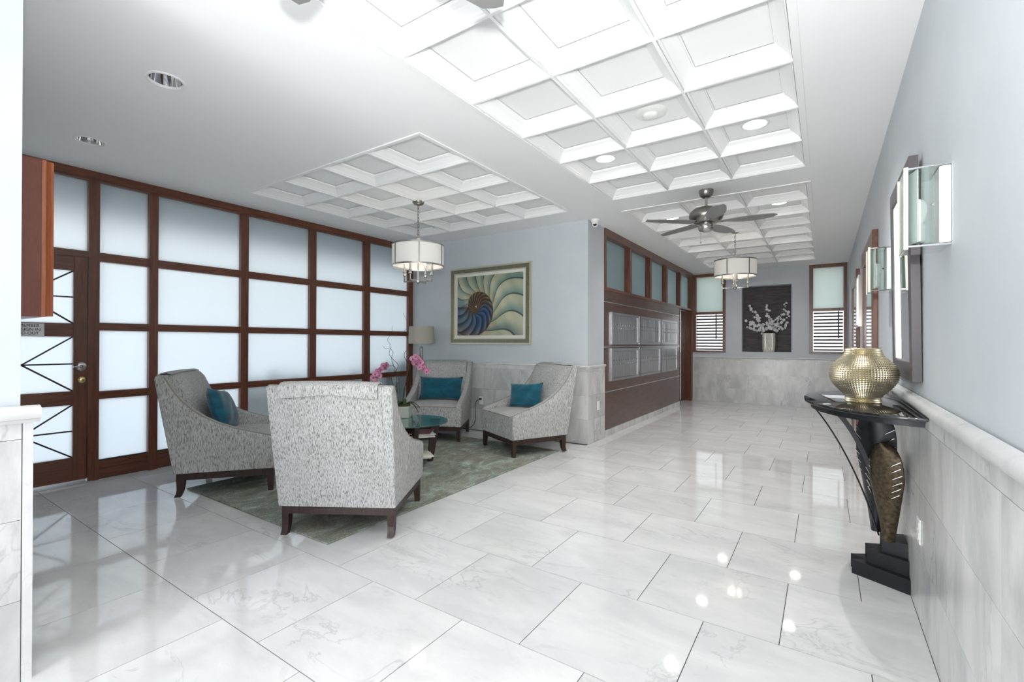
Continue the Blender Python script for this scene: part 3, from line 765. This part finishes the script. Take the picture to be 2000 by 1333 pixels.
    mb.box(-x1, x1, y0, y0+b_, .135, .19).box(-x1, x1, y1_-b_, y1_, .135, .19).box(-x1, -x1+b_, y0+b_, y1_-b_, .135, .19).box(x1-b_, x1, y0+b_, y1_-b_, .135, .19)
    part('base_frame', mb, 'espresso_wood', t)
    for sx in (-1, 1):
        # sabre back leg
        vs = []; st = [(.135, -.018, .040), (.10, -.016, .038), (.06, -.014, .032), (.03, -.020, .024), (0, -.034, .010)]
        for z, a, b in st:
            for xx, yy in ((x1, a), (x1-.045+.06*(.135-z)*.6, a), (x1-.045+.06*(.135-z)*.6, b), (x1, b)): vs.append((sx*xx, yy-U, z))
        k_ = len(st); fs = [(i*4+k, i*4+(k+1) % 4, (i+1)*4+(k+1) % 4, (i+1)*4+k) for i in range(k_-1) for k in range(4)]+[(0, 1, 2, 3), tuple((k_-1)*4+k for k in range(4))]
        part('leg', MB().add(vs, fs), 'espresso_wood', t)
        vs = [(sx*xx, yy-U, z) for z, tt in ((.135, 0), (0, .010)) for xx, yy in ((x1, .690-tt*.3), (x1-.046+tt, .690-tt*.3), (x1-.046+tt, .642+tt), (x1, .642+tt))]
        part('leg', MB().add(vs, [(0, 1, 2, 3), (7, 6, 5, 4), (0, 4, 5, 1), (1, 5, 6, 2), (2, 6, 7, 3), (3, 7, 4, 0)]), 'espresso_wood', t)
    return t
def rotf(fx, fy): return math.atan2(-fx, fy)
chair = build_chair('grey flecked armchair seen from behind, nearest the camera', (-2.825, 2.21, ZR_), rotf(-.517, .856))
cpos = [('grey flecked armchair side-on by the wooden glazed wall', (-4.40, 2.14), (.634, .773)),
        ('grey flecked armchair facing the camera behind the round glass table', (-4.33, 4.66), (.492, -.870)),
        ('grey flecked armchair in front of the marble wall, right of the table', (-3.00, 4.71), (-.45, -.893))]
for lab, p, f in cpos:
    c = copy_tree(chair); c['label'] = lab; c.location = (p[0], p[1], ZR_); c.rotation_euler = (0, 0, rotf(*f))
# cushions
def pillow_mesh(w, h, d):
    n = 14; vs = []; fs = []
    for side in (1, -1):
        for j in range(n+1):
            for i in range(n+1):
                u, v_ = -1+2*i/n, -1+2*j/n
                k = (1-u**4)*(1-v_**4); th = d/2*k**.55
                pin = 1-.07*(1-v_*v_)*abs(u)**2; pin2 = 1-.07*(1-u*u)*abs(v_)**2
                wr = .006*math.sin(7*u+4*v_)*k
                vs.append((u*w/2*pin, side*th+wr, v_*h/2*pin2))
    Q = (n+1)**2
    for j in range(n):
        for i in range(n):
            a = j*(n+1)+i; fs.append((a, a+n+1, a+n+2, a+1)); a += Q; fs.append((a, a+1, a+n+2, a+n+1))
    bm = bmesh.new(); V = [bm.verts.new(v) for v in vs]
    for f in fs: bm.faces.new([V[i] for i in f])
    bmesh.ops.remove_doubles(bm, verts=bm.verts[:], dist=.0008)
    return MB().frombm(bm).mesh('cushion', 'teal_velvet', smooth=70)
def cushion(label, cpos_, f, lat, u, z, tilt, roll, w=.50, h=.30, d=.13, yaw=0):
    f = Vector((f[0], f[1])).normalized(); rgt = Vector((f.y, -f.x))
    p = Vector(cpos_)+f*(u-.345)+rgt*lat
    o = put('throw_cushion', pillow_mesh(w, h, d), None, (p.x, p.y, z), (tilt, roll, rotf(f.x, f.y)+yaw))
    o.rotation_mode = 'XYZ'
    tag(o, label, 'cushion', 'teal velvet cushions on the armchairs')
cushion('teal velvet cushion on the armchair by the glazed wall', (-4.40, 2.14), (.634, .773), .03, .225, .675, R(20), R(-8), .50, .37)
cushion('wide creased teal velvet cushion on the armchair behind the table', (-4.33, 4.66), (.492, -.870), -.02, .215, .645, R(16), 0, .60, .32)
cushion('small teal velvet cushion on the armchair by the marble wall', (-3.00, 4.71), (-.45, -.893), .06, .27, .63, R(16), R(4), .46, .31, yaw=R(28))

# ---------------------------------------------------------------- coffee table
TX, TY, TZ = -3.60, 3.45, .455
t = thing('coffee_table', 'round glass-topped coffee table with dark wooden base between the armchairs', 'coffee table', (TX, TY, ZR_))
part('glass_top', MB().lathe([(0, TZ-.024), (.398, TZ-.024), (.402, TZ-.018), (.398, TZ-.012), (0, TZ-.012)], 56), 'table_glass', t, smooth=30)
for k in range(4):
    a = PI/4+k*PI/2+.25; ca, sa = math.cos(a), math.sin(a)
    def fn(p, q, w_, ca=ca, sa=sa): return (p*ca-w_*sa, p*sa+w_*ca, q)
    part('leg', MB().prism([(.20, 0), (.25, 0), (.33, TZ-.026), (.23, TZ-.026)], -.022, .022, fn), 'espresso_wood', t)
part('shelf', MB().box(-.2, .2, -.2, .2, .285, .305), 'espresso_wood', t, rot=(0, 0, .25))
part('shelf', MB().box(-.19, .19, -.19, .19, .07, .09), 'espresso_wood', t, rot=(0, 0, .25))
part('box_body', MB().box(-.155, .12, -.13, .13, .305, TZ-.03), 'espresso_wood', t, rot=(0, 0, .25+PI/2), loc=(-.05, -.05, 0))
def magazine(label, x, y, z, rz, w=.21, h=.28, th=.006, cov='magazine_grey'):
    o = thing('magazine', label, 'magazine', (x, y, z), rz, 'magazines on the coffee table shelves')
    part('pages', MB().box(-w/2+.002, w/2-.002, -h/2+.002, h/2-.002, .0008, th-.0008), 'paper', o)
    part('cover', MB().box(-w/2, w/2, -h/2, h/2, th-.0008, th).box(-w/2, w/2, -h/2, h/2, 0, .0008).box(-w/2, -w/2+.001, -h/2, h/2, 0, th), cov, o)
dx_, dy_ = .5567*.0+.16, -.10
mx, my = TX+.17, TY+.03
magazine('bottom magazine of the stack on the upper table shelf', mx, my, ZR_+.306, .9, th=.009, cov='paper')
magazine('middle grey magazine of the stack on the upper table shelf', mx+.005, my-.005, ZR_+.316, .75, th=.008, cov='magazine_grey')
magazine('pale magazine third in the stack on the upper table shelf', mx-.01, my, ZR_+.325, 1.05, th=.007, cov='paper')
magazine('top red-covered magazine of the stack on the upper table shelf', mx-.03, my+.01, ZR_+.333, .6, th=.006, cov='magazine_red')
magazine('lower magazine on the bottom table shelf', mx-.03, my, ZR_+.091, .8, th=.012, cov='magazine_grey')
magazine('upper magazine on the bottom table shelf', mx-.02, my-.01, ZR_+.104, 1.0, th=.010, cov='paper')

# ---------------------------------------------------------------- orchid
OX, OY, OZ = -3.80, 3.56, ZR_+TZ-.011
t = thing('potted_orchid', 'pink orchid with curly willow twigs in a silver square pot on the glass table', 'orchid', (OX, OY, OZ), R(32))
part('pot', MB().prism([(-.07, -.07), (.07, -.07), (.07, .07), (-.07, .07)], 0, .125, lambda p, q, a: (p*(1+a*.6), q*(1+a*.6), a), bev=.003), 'silver_weave', t)
bm = bmesh.new(); bmesh.ops.create_icosphere(bm, subdivisions=3, radius=.07)
for v in bm.verts: v.co = v.co*(1+random.uniform(-.12, .12)); v.co.z *= .4
part('moss', MB().frombm(bm), 'moss', t, loc=(0, 0, .132))
def leafm(l, w, droop):
    vs = []; n = 10
    for i in range(n+1):
        s = i/n; ww = w*math.sin(PI*min(.98, s*.9+.08))**.7
        for k, u in enumerate((-1, 0, 1)): vs.append((u*ww, l*s, .05*math.sin(PI*s*.6)-droop*s*s+abs(u)*.008))
    fs = [(i*3+k, i*3+k+1, (i+1)*3+k+1, (i+1)*3+k) for i in range(n) for k in (0, 1)]
    o_ = len(vs); vs += [(x, y_, z-.002) for x, y_, z in vs]; fs += [tuple(j+o_ for j in f)[::-1] for f in fs]
    return MB().add(vs, fs).mesh('leaf', 'leaf', smooth=60)
for a, l, dr_ in ((-60, .16, .10), (-95, .15, .14), (120, .12, .05), (40, .13, .06), (170, .12, .03)):
    put('leaf', leafm(l, .024, dr_), t, (.02*math.cos(R(a+90)), .02*math.sin(R(a+90)), .14), (0, 0, R(a)))
part('leaf', MB().tube([(0, 0, .12), (.012, 0, .20)], [.028, .018], 8), 'leaf', t, smooth=60)
# flower stalks in camera-lateral coordinates -> world
lat = Vector((c_, s_, 0)); dep = Vector((-s_, c_, 0))
D0 = Vector((OX, OY, 0)).dot(dep)
Minv = t.matrix_basis.inverted()
def pix(px, py, d=0.0):
    D = D0+d; x = (px-1000)/F*D; z = H-(py-669)/F*D
    return Minv @ (lat*x+dep*D+Vector((0, 0, z)))
def stalk(pts, r0, r1, nm, mt, wob=0):
    P_ = [pix(*p) for p in pts]; n = len(P_); out = []
    for i in range(n-1):
        for k in range(5): 
            s = k/5; p0, p1, p2, p3 = P_[max(i-1, 0)], P_[i], P_[i+1], P_[min(i+2, n-1)]
            out.append(.5*((2*p1)+(-p0+p2)*s+(2*p0-5*p1+4*p2-p3)*s*s+(-p0+3*p1-3*p2+p3)*s**3))
    out.append(P_[-1]); q = len(out)
    part(nm, MB().tube(out, [r0+(r1-r0)*i/(q-1) for i in range(q)], 6), mt, t, smooth=60)
stalk([(784, 795), (781, 765), (778, 735), (770, 716), (758, 716), (742, 722), (733, 738)], .0035, .0022, 'flower_stalk', 'stalk')
stalk([(788, 795), (791, 760), (795, 735), (803, 705), (815, 693), (828, 705), (836, 724)], .0035, .0022, 'flower_stalk', 'stalk')
stalk([(780, 798), (777, 770), (768, 750), (765, 735), (775, 722), (777, 712), (766, 700), (760, 690), (764, 676), (757, 664), (765, 650), (766, 636)], .004, .0012, 'willow_twig', 'twig')
stalk([(782, 798), (776, 765), (774, 735), (769, 715), (765, 700), (768, 690), (762, 680), (754, 682), (748, 676)], .004, .0012, 'willow_twig', 'twig')
stalk([(786, 798), (789, 765), (796, 740), (800, 715), (791, 700), (790, 690), (797, 680), (797, 664), (788, 650), (795, 640), (794, 626), (787, 612)], .004, .0012, 'willow_twig', 'twig')
stalk([(783, 798), (772, 776), (772, 758), (780, 742), (771, 727), (766, 716), (770, 706)], .003, .001, 'willow_twig', 'twig')
def orchid_flower():
    mb = MB()
    for k, (a, ln, wd) in enumerate(((90, .034, .020), (20, .036, .027), (160, .036, .027), (-50, .032, .017), (-130, .032, .017))):
        a = R(a); d = Vector((math.cos(a), 0, math.sin(a))); pz = Vector((-math.sin(a), 0, math.cos(a))); n = 6; vs = []
        for i in range(n+1):
            s = i/n; ww = wd*math.sin(PI*(.08+.86*s))**.6
            for u in (-1, 0, 1): vs.append(d*(ln*s)+pz*(u*ww)+Vector((0, -.006*s+.010*s*s-.004*abs(u), 0)))
        fs = [(i*3+q, i*3+q+1, (i+1)*3+q+1, (i+1)*3+q) for i in range(n) for q in (0, 1)]
        o_ = len(vs); vs += [v+Vector((0, .0012, 0)) for v in vs]; fs += [tuple(j+o_ for j in f)[::-1] for f in fs]
        mb.add(vs, fs)
    mb.cur = 1; mb.tube([(0, -.001, -.002), (0, -.014, -.010)], [.008, .005], 6)
    return mb.mesh('flower', 'petal', 'petal_centre', smooth=60)
fm = orchid_flower()
for px, py, d in [(756, 713, -.01), (749, 714, .02), (744, 722, -.02), (738, 726, .0), (733, 731, -.03), (741, 734, .01), (729, 738, 0), (733, 746, -.02), (752, 719, .02)] + \
        [(806, 701, 0), (812, 697, -.02), (818, 702, .01), (814, 710, -.03), (822, 708, .0), (820, 717, -.02), (826, 713, .02), (829, 720, 0), (834, 725, -.02), (810, 708, .02)]:
    p = pix(px, py, d); o = put('flower', fm, t, p, (R(random.uniform(-25, 20)), R(random.uniform(-50, 50)), R(random.uniform(-35, 35))), (.95,)*3)

# ---------------------------------------------------------------- lamp in the corner
t = thing('side_table', 'small round dark side table in the corner behind the armchair', 'side table', (-5.105, 5.14, 0))
part('top', MB().lathe([(0, .60), (.155, .60), (.16, .61), (.155, .622), (0, .622)], 32), 'espresso_wood', t, smooth=30)
part('pedestal', MB().lathe([(.13, 0), (.13, .02), (.03, .05), (.025, .60)], 20), 'espresso_wood', t, smooth=30)
t = thing('table_lamp', 'table lamp with an oatmeal drum shade and twisted glass stem in the corner', 'lamp', (-5.105, 5.14, .622))
part('base', MB().lathe([(0, 0), (.08, 0), (.08, .012), (.02, .02), (0, .02)], 24), 'chrome', t, smooth=30)
pr_ = []
for i in range(80):
    z = .02+.57*i/79; pr_.append((.024+.006*(1 if i % 2 else 0), z))
part('stem', MB().lathe(pr_, 20), 'chrome', t)
part('neck', MB().lathe([(.006, .58), (.006, .72)], 8), 'chrome', t)
part('lamp_shade', MB().lathe([(.198, .630), (.186, .892), (.184, .892), (.196, .630)], 48), 'lamp_fabric', t, smooth=50)
part('spider', MB().tube([(-.185, 0, .87), (.185, 0, .87)], .002, 5).tube([(0, -.185, .87), (0, .185, .87)], .002, 5), 'chrome', t)
# cord from lamp to outlet
def outlet(name, label, loc, rot, col='white_plastic', plug=False):
    o = thing(name, label, 'outlet', loc, 0); o.rotation_euler = rot
    part('plate', MB().bbox(-.038, .038, -.006, 0, -.057, .057, .002), col, o)
    part('socket', MB().box(-.02, .02, -.0075, -.006, .008, .038).box(-.02, .02, -.0075, -.006, -.038, -.008), 'white_enamel', o)
    if plug: part('plug', MB().bbox(-.016, .016, -.036, -.0075, .01, .036, .004), 'black_plastic', o)
outlet('power_outlet', 'white power outlet with a black plug on the marble between two armchairs', (-4.13, YP-.0005, .435), (0, 0, 0), plug=True)
outlet('power_outlet', 'white switch plate low on the end face of the marble pier', (XM+.0005, 5.68, .455), (0, 0, R(90)))
outlet('power_outlet', 'white power outlet low on the right marble wall beside the console base', (XR-.0005, 2.815, .418), (0, 0, R(-90)))
mb = MB(); mb.tube(bez((-4.145, YP-.04, .45), (-4.32, YP-.06, .40), (-4.02, YP-.05, .05), (-4.40, YP-.07, .006))+bez((-4.41, YP-.07, .006), (-4.6, YP-.08, .006), (-4.75, 5.28, .006), (-4.90, 5.27, .006), 8), .004, 6)
tag(part('lamp_cord', mb, 'black_plastic', smooth=60), 'thin dark cord hanging from the outlet and running along the marble', 'cord')

# ---------------------------------------------------------------- picture
t = thing('framed_picture', 'large framed nautilus shell print in green, cream and blue on the blue wall', 'picture', (-4.0, YP+.012, 1.81))
hx, hz = .715, .562
def ring(o, w_, y0, y1): return MB().prism([(0, 0)]*0 or [(-hx+o, -hz+o), (hx-o, -hz+o), (hx-o, hz-o), (-hx+o, hz-o)], y0, y1, lambda p, q, a: (p, a, q))
def rim(o, w_, y0, y1):
    a, b = hx-o, hz-o
    return MB().box(-a, a, y0, y1, b-w_, b).box(-a, a, y0, y1, -b, -b+w_).box(-a, -a+w_, y0, y1, -b+w_, b-w_).box(a-w_, a, y0, y1, -b+w_, b-w_)
part('outer_frame', rim(0, .022, -.032, 0), 'frame_light', t)
part('frame', rim(.022, .052, -.042, 0), 'frame_champagne', t)
part('inner_frame', rim(.074, .014, -.034, 0), 'frame_light', t)
part('mat_board', rim(.086, .042, -.018, 0), 'linen_mat', t)
# the print, coloured per point
nu, nv = 260, 200; cw_, ch_ = hx-.128+.003, hz-.128+.003
def lerp(a, b, s): s = max(0, min(1, s)); return tuple(a[i]*(1-s)+b[i]*s for i in range(3))
def sst(a, b, x): s = max(0, min(1, (x-a)/(b-a))); return s*s*(3-2*s)
def art(x, z):
    px, pz = x+cw_-.355, z+ch_-.425
    r = math.hypot(px, pz)+1e-5; th = math.atan2(pz, -px)       # 0 = left, clockwise positive (left->top->right)
    if th < 0: th += 2*PI
    bq = .229; wturn = (math.log(r/.143)/bq-th)/(2*PI); n = math.floor(wturn)+1; s = wturn-math.floor(wturn)
    tot = th+2*PI*n
    cream, sage, teal, dark = (.58, .58, .40), (.33, .40, .27), (.10, .25, .25), (.018, .022, .018)
    rightness = max(0, math.cos(th-PI*1.02))
    Nn = 16
    ph = (tot+(.42+.25*rightness)*math.sin(PI*min(1, s*.9+.02)))*Nn/(2*PI)
    if rightness > .2 and n >= 1: pass
    fr = ph-math.floor(ph)
    down = max(0, -pz/.45); leftn = max(0, -px/.35)
    if n >= 1:
        c0 = lerp(cream, sage, .25+.3*math.sin(px*9+pz*5)); c1 = lerp(teal, (.06, .12, .17), down)
        low = sst(.15, .75, down)*sst(-.15, .35, -px+.1)
        c0 = lerp(c0, (.12, .20, .27), max(low, (1-sst(.0, .7, th))*.9)); c0 = lerp(c0, (.50, .33, .13), .7*sst(.35, .02, s)*(1-rightness*.5))
        c = lerp(c0, c1, sst(.35, .98, fr)*.75); wln = .07+.05*s
    elif n == 0:
        c0 = lerp((.16, .085, .04), (.05, .12, .26), sst(.0, .9, max(0, math.cos(th-4.2))))
        c = lerp(c0, (.012, .012, .014), sst(.2, 1, fr)*.9); c = lerp(c, (.32, .22, .12), .5*sst(.75, 1, s)*(1-sst(.3, .6, fr))); wln = .14
        lf_ = sst(4.3, 5.6, th); cs = lerp((.13, .20, .27), (.34, .20, .12), sst(.5, 1.0, down)*.8)
        c = lerp(c, lerp(cs, (.02, .03, .035), sst(.3, 1, fr)*.85), lf_*sst(0, .5, s)*.9)
    else:
        c = lerp((.22, .13, .06), (.03, .02, .015), fr); wln = .15
    c = lerp(c, dark, .9*max(sst(wln, wln*.35, fr), sst(1-wln*.35, 1, fr)*.8))
    ew = .030 if n >= 1 else .06
    c = lerp(c, (.07, .035, .018), .9*max(sst(ew, ew*.3, s), sst(1-ew*.5, 1, s)))
    if r < .012: c = (.7, .66, .58)
    v = .9+.2*random.random()*.6+.06*math.sin(x*31+z*17)
    ed = sst(.25, .0, ch_-z)*.25; 
    return tuple(max(0, k*v*(1-ed)) for k in c)
vs = []; cols = []
for j in range(nv+1):
    for i in range(nu+1):
        x, z = -cw_+2*cw_*i/nu, -ch_+2*ch_*j/nv; vs.append((x, -.012, z)); cols.append((*art(x, z), 1))
fs = [(j*(nu+1)+i, j*(nu+1)+i+1, (j+1)*(nu+1)+i+1, (j+1)*(nu+1)+i) for j in range(nv) for i in range(nu)]
m = mat('print', (.5, .5, .4), .6); at = N(m, 'ShaderNodeVertexColor'); at.layer_name = 'print'; base(m, at.outputs[0])
me = MB().add(vs, fs).mesh('print', 'print'); ca_ = me.color_attributes.new('print', 'FLOAT_COLOR', 'POINT')
ca_.data.foreach_set('color', [k for c in cols for k in c])
put('print', me, t)

# ---------------------------------------------------------------- pendants
def pendant(label, x, y, ztop_canopy, zrim):
    t = thing('pendant_lamp', label, 'ceiling lamp', (x, y, zrim), 0, 'drum pendant lamps'); r = .281; hgt = .25
    zc = ztop_canopy-zrim
    part('canopy', MB().lathe([(0, zc), (.065, zc), (.065, zc-.012), (.05, zc-.030), (.015, zc-.042), (0, zc-.042)], 28), 'nickel_dark', t, smooth=40)
    z1, z0 = zc-.042, .13; n = max(3, int((z1-z0)/.032))
    for k in range(n):
        zz = z0+(z1-z0)*(k+.5)/n; l2 = (z1-z0)/n*.5+.006
        pts = [(.010*math.cos(a), 0, l2*math.sin(a)) for a in [2*PI*i/10 for i in range(11)]]
        part('chain_link', MB().tube(pts, .0028, 5, cap=False), 'nickel_dark', t, loc=(0, 0, zz), rot=(0, 0, PI/2*(k % 2)))
    part('stem', MB().lathe([(.004, .13), (.022, .125), (.022, .118), (.010, .112), (.010, .085), (.022, .080), (.022, .072), (.008, .066), (.008, -.36), (.012, -.37), (.012, -.385), (.028, -.39), (.028, -.412), (.012, -.418), (.006, -.432), (0, -.436)], 20), 'nickel', t, smooth=40)
    part('drum_shade', MB().lathe([(r, -.228), (r, -.012), (r-.003, -.012), (r-.003, -.228)], 64), 'drum_fabric', t, smooth=50)
    for z in (-.014, -.24): part('rim_band', MB().lathe([(r+.004, z), (r+.004, z+.016), (r-.005, z+.016), (r-.005, z), (r+.004, z)], 64), 'nickel', t, smooth=30)
    for k in range(6):
        a = k*PI/3+.30; part('shade_strap', MB().box(r-.001, r+.005, -.006, .006, -.23, -.005), 'nickel_dark', t, rot=(0, 0, a))
    for k in range(3): part('spoke', MB().tube([(0, 0, -.03), (r, 0, -.03)], .004, 5), 'nickel_dark', t, rot=(0, 0, k*2*PI/3))
    for k in range(4):
        a = k*PI/2+.28
        arm = part('arm', MB().bbox(.02, .175, -.007, .007, -.405, -.391, .003).bbox(.163, .177, -.007, .007, -.405, -.335, .003), 'nickel', t, rot=(0, 0, a), smooth=30)
        part('candle_cup', MB().lathe([(.018, -.335), (.020, -.33), (.014, -.322), (.014, -.30), (.019, -.296), (.019, -.288), (.011, -.284), (.011, -.20), (0, -.20)], 14, (.17, 0, 0)), 'nickel', arm, smooth=40)
        part('bulb', MB().lathe([(.008, -.20), (.016, -.17), (.012, -.13), (0, -.11)], 10, (.17, 0, 0)), 'bulb', arm, smooth=60)
    light('pendant_bulb', 'POINT', (x, y, zrim-.12), .8, (1, .93, .82), .09)
pendant('white drum pendant lamp hanging over the armchairs', -3.735, 3.705, ZC+.005, 2.345)
pendant('white drum pendant lamp hanging in the corridor beyond the fan', -1.08, 7.41, ZC+.0825, 2.475)

# ---------------------------------------------------------------- ceiling fans
def blade_mesh():
    n = 16; vs = []; th = .006
    for side in (0, 1):
        for i in range(n+1):
            s = i/n; x = .13+.50*s; ww = .035+.045*math.sin(PI*min(1, s*1.02)*.62+.15) if s < .85 else .0
            ww = (.030+.050*math.sin(PI*(s*.86+.07))) if s < .96 else .028
            if s == 1: ww = .018
            for k, u in enumerate((-1, 1)): vs.append((x, u*ww+.012*math.sin(PI*s), u*.016*(1-s*.5)+(th if side else 0)))
    Q = (n+1)*2; fs = []
    for i in range(n):
        a = i*2; fs.append((a, a+2, a+3, a+1)); fs.append((Q+a, Q+a+1, Q+a+3, Q+a+2)); fs.append((a, Q+a, Q+a+2, a+2)); fs.append((a+1, a+3, Q+a+3, Q+a+1))
    fs += [(0, 1, Q+1, Q), (n*2, Q+n*2, Q+n*2+1, n*2+1)]
    return MB().add(vs, fs).mesh('blade', 'fan_blade', smooth=40)
mat('fan_blade', (.27, .265, .265), .4, .3)
BM = blade_mesh()
def fan(label, x, y, zb, phase):
    t = thing('ceiling_fan', label, 'fan', (x, y, zb), 0, 'pewter five-blade ceiling fans'); zc = ZC-zb
    part('canopy', MB().lathe([(0, zc), (.07, zc), (.07, zc-.02), (.06, zc-.055), (.035, zc-.075), (0, zc-.078)], 28), 'nickel_dark', t, smooth=40)
    part('downrod', MB().lathe([(.013, zc-.07), (.013, .17), (.024, .165), (.026, .14)], 16), 'nickel', t, smooth=40)
    part('motor', MB().lathe([(.02, .15), (.07, .148), (.125, .13), (.158, .095), (.165, .06), (.150, .02), (.11, -.008), (.07, -.015), (.0, -.015)], 40), 'nickel_dark', t, smooth=60)
    part('lower_cap', MB().lathe([(.055, -.012), (.055, -.03), (.072, -.035), (.076, -.06), (.066, -.085), (.03, -.10), (0, -.103)], 32), 'nickel', t, smooth=60)
    for k in range(5):
        b = put('blade', BM, t, (0, 0, -.008), (R(-12), 0, R(phase+72*k)))
        part('blade_iron', MB().box(.05, .16, -.018, .018, -.003, .003), 'nickel_dark', b)
    part('pull_chain', MB().tube([(-.045, -.03, -.06), (-.045, -.03, -.20)], .0015, 5).lathe([(0, -.222), (.006, -.215), (.004, -.2), (0, -.2)], 8, (-.045, -.03, 0)), 'nickel', t)
fan('pewter ceiling fan in front of the corridor pendant lamp', -1.0, 5.02, 2.50, 4)
fan('ceiling fan above the camera with only its blade tips in the top of the photo', -.99, .756, 2.505, 18)

# ---------------------------------------------------------------- downlights, detector, camera
def disc_light(cx, cy_, label, power=22):
    t = thing('recessed_light', label, 'ceiling light', (cx, cy_, ZC+.082), 0, 'lit round downlights in the coffers')
    part('trim_ring', MB().lathe([(.098, 0), (.098, -.005), (.088, -.008), (.078, -.004), (.078, 0)], 32), 'white_plastic', t, smooth=40)
    part('lens', MB().lathe([(0, -.003), (.078, -.003)], 32), 'lens', t)
    light('downlight', 'SPOT', (cx, cy_, ZC+.070), power, (1, .975, .945), .022, aim=(cx, cy_, 0), spot=R(128), blend=1.0)
fa, fb = fields['A'], fields['B']
def cell(f, i, j): return f[0]+(f[1]-f[0])/f[4]*(i+.5), f[2]+(f[3]-f[2])/f[5]*(j+.5)
nm = {('A', 0, 4): 'lit round downlight in the left column of the nearer coffered field', ('A', 2, 4): 'lit round downlight in the right column of the nearer coffered field',
      ('B', 0, 1): 'lit round downlight seen beside the fan blade at left', ('B', 2, 1): 'lit round downlight right of the fan, nearest in the far coffers',
      ('B', 2, 4): 'second lit downlight along the right column of the far coffers', ('B', 2, 7): 'farthest lit downlight in the right column of the far coffers',
      ('B', 0, 4): 'lit downlight in the left column of the far coffers, behind the pendant', ('B', 0, 7): 'lit downlight in the last left coffer by the far wall'}
for (k, i, j), lab in nm.items(): disc_light(*cell(fields[k], i, j), lab, 27 if k == 'A' else (15 if j < 5 else 8))
for i_, j_ in ((0, 4), (2, 4), (0, 2), (2, 2)): disc_light(*cell(fields['C'], i_, j_), 'added fill downlight in the coffers behind the camera, %s, %s' % ('left column' if i_ == 0 else 'right column', 'nearer the fan' if j_ == 4 else 'farther back'), 13)  # unseen downlights added to brighten the near floor
sx_, sy_ = cell(fa, 1, 3)
t = thing('smoke_detector', 'round white smoke detector in a middle coffer', 'smoke detector', (sx_, sy_, ZC+.082))
part('base', MB().lathe([(.11, 0), (.11, -.006), (.095, -.014), (.05, -.018), (0, -.018)], 36), 'white_plastic', t, smooth=40)
part('sensor', MB().lathe([(.05, -.018), (.046, -.034), (.03, -.04), (0, -.04)], 28), 'white_plastic', t, smooth=40)
for k, (cx, cy_) in enumerate(cans):
    t = thing('can_light', ('unlit chrome recessed can light, larger one nearer the camera', 'unlit chrome recessed can light nearer the glazed wall')[k], 'ceiling light', (cx, cy_, ZC), 0, 'unlit chrome can lights')
    part('trim_ring', MB().lathe([(.100, 0), (.100, -.004), (.090, -.007), (.082, -.002), (.082, .01)], 36), 'white_plastic', t, smooth=40)
    part('reflector', MB().lathe([(.083, 0), (.074, .05), (.055, .10), (.03, .12), (0, .125)], 36), 'chrome', t, smooth=60)
t = thing('security_camera', 'small white dome security camera at the ceiling corner of the pier', 'security camera', (-2.395, 5.44, ZC))
part('mount', MB().lathe([(0, 0), (.052, 0), (.055, -.01), (.050, -.03), (.034, -.042)], 24), 'white_plastic', t, smooth=40)
part('ball', MB().lathe([(0, -.100), (.018, -.096), (.034, -.082), (.041, -.06), (.036, -.04), (.02, -.03)], 24), 'white_plastic', t, smooth=60)
part('lens', MB().lathe([(0, .012), (.016, .011), (.022, .006), (.024, 0)], 20), 'black_plastic', t, smooth=50, loc=(.010, -.028, -.070), rot=(R(62), 0, R(18)))

# ---------------------------------------------------------------- niche vase
NX, NY, NZ = -.968, YF+.10, 1.0955
t = thing('blossom_vase', 'silver woven vase of white blossom branches in the dark niche', 'vase', (NX, NY, NZ))
part('vase', faceted([(.095, 0), (.112, .05), (.118, .2), (.116, .385)], 26, 16, .010), 'silver_weave', t)
part('rim', MB().lathe([(.116, .385), (.118, .39), (.108, .39), (.104, .05), (0, .04)], 26), 'silver_weave', t, smooth=40)
bl = MB()
for k in range(5):
    a = 2*PI*k/5; d = Vector((math.cos(a), 0, math.sin(a))); pz = Vector((-math.sin(a), 0, math.cos(a)))
    vs = [Vector((0, 0, 0)), d*.013+pz*.009+Vector((0, -.004, 0)), d*.024+Vector((0, -.008, 0)), d*.013-pz*.009+Vector((0, -.004, 0))]
    bl.add(vs+[v+Vector((0, .0015, 0)) for v in vs], [(0, 1, 2, 3), (7, 6, 5, 4)])
blm = bl.mesh('blossom', 'white_petal')
rb = random.Random(5)
tips = [(-.335, .92, 0), (-.40, .62, -.02), (-.24, .70, .02), (.0, .95, 0), (.05, .72, -.03), (.34, .97, 0), (.40, .78, -.02), (.22, .68, .02), (-.38, .50, .0), (.36, .56, .0)]
for tx, tz, ty in tips:
    pts = bez((0, 0, .36), (tx*.15, 0, .36+(tz-.36)*.35), (tx*.75, ty, .40+(tz-.40)*.55), (tx, ty, tz+.08), 14)
    br = part('branch', MB().tube(pts, [.005-.0035*i/14 for i in range(15)], 5), 'twig', t, smooth=60)
    for i in range(15):
        p = pts[5+int(i*.62)]+Vector((rb.uniform(-.045, .045), rb.uniform(-.05, .03), rb.uniform(-.035, .035)))
        if p.y > .07: p.y = .05
        put('blossom', blm, br, p, (rb.uniform(-.6, .6), rb.uniform(0, 6), rb.uniform(-.6, .6)), (rb.uniform(1.0, 1.6),)*3)
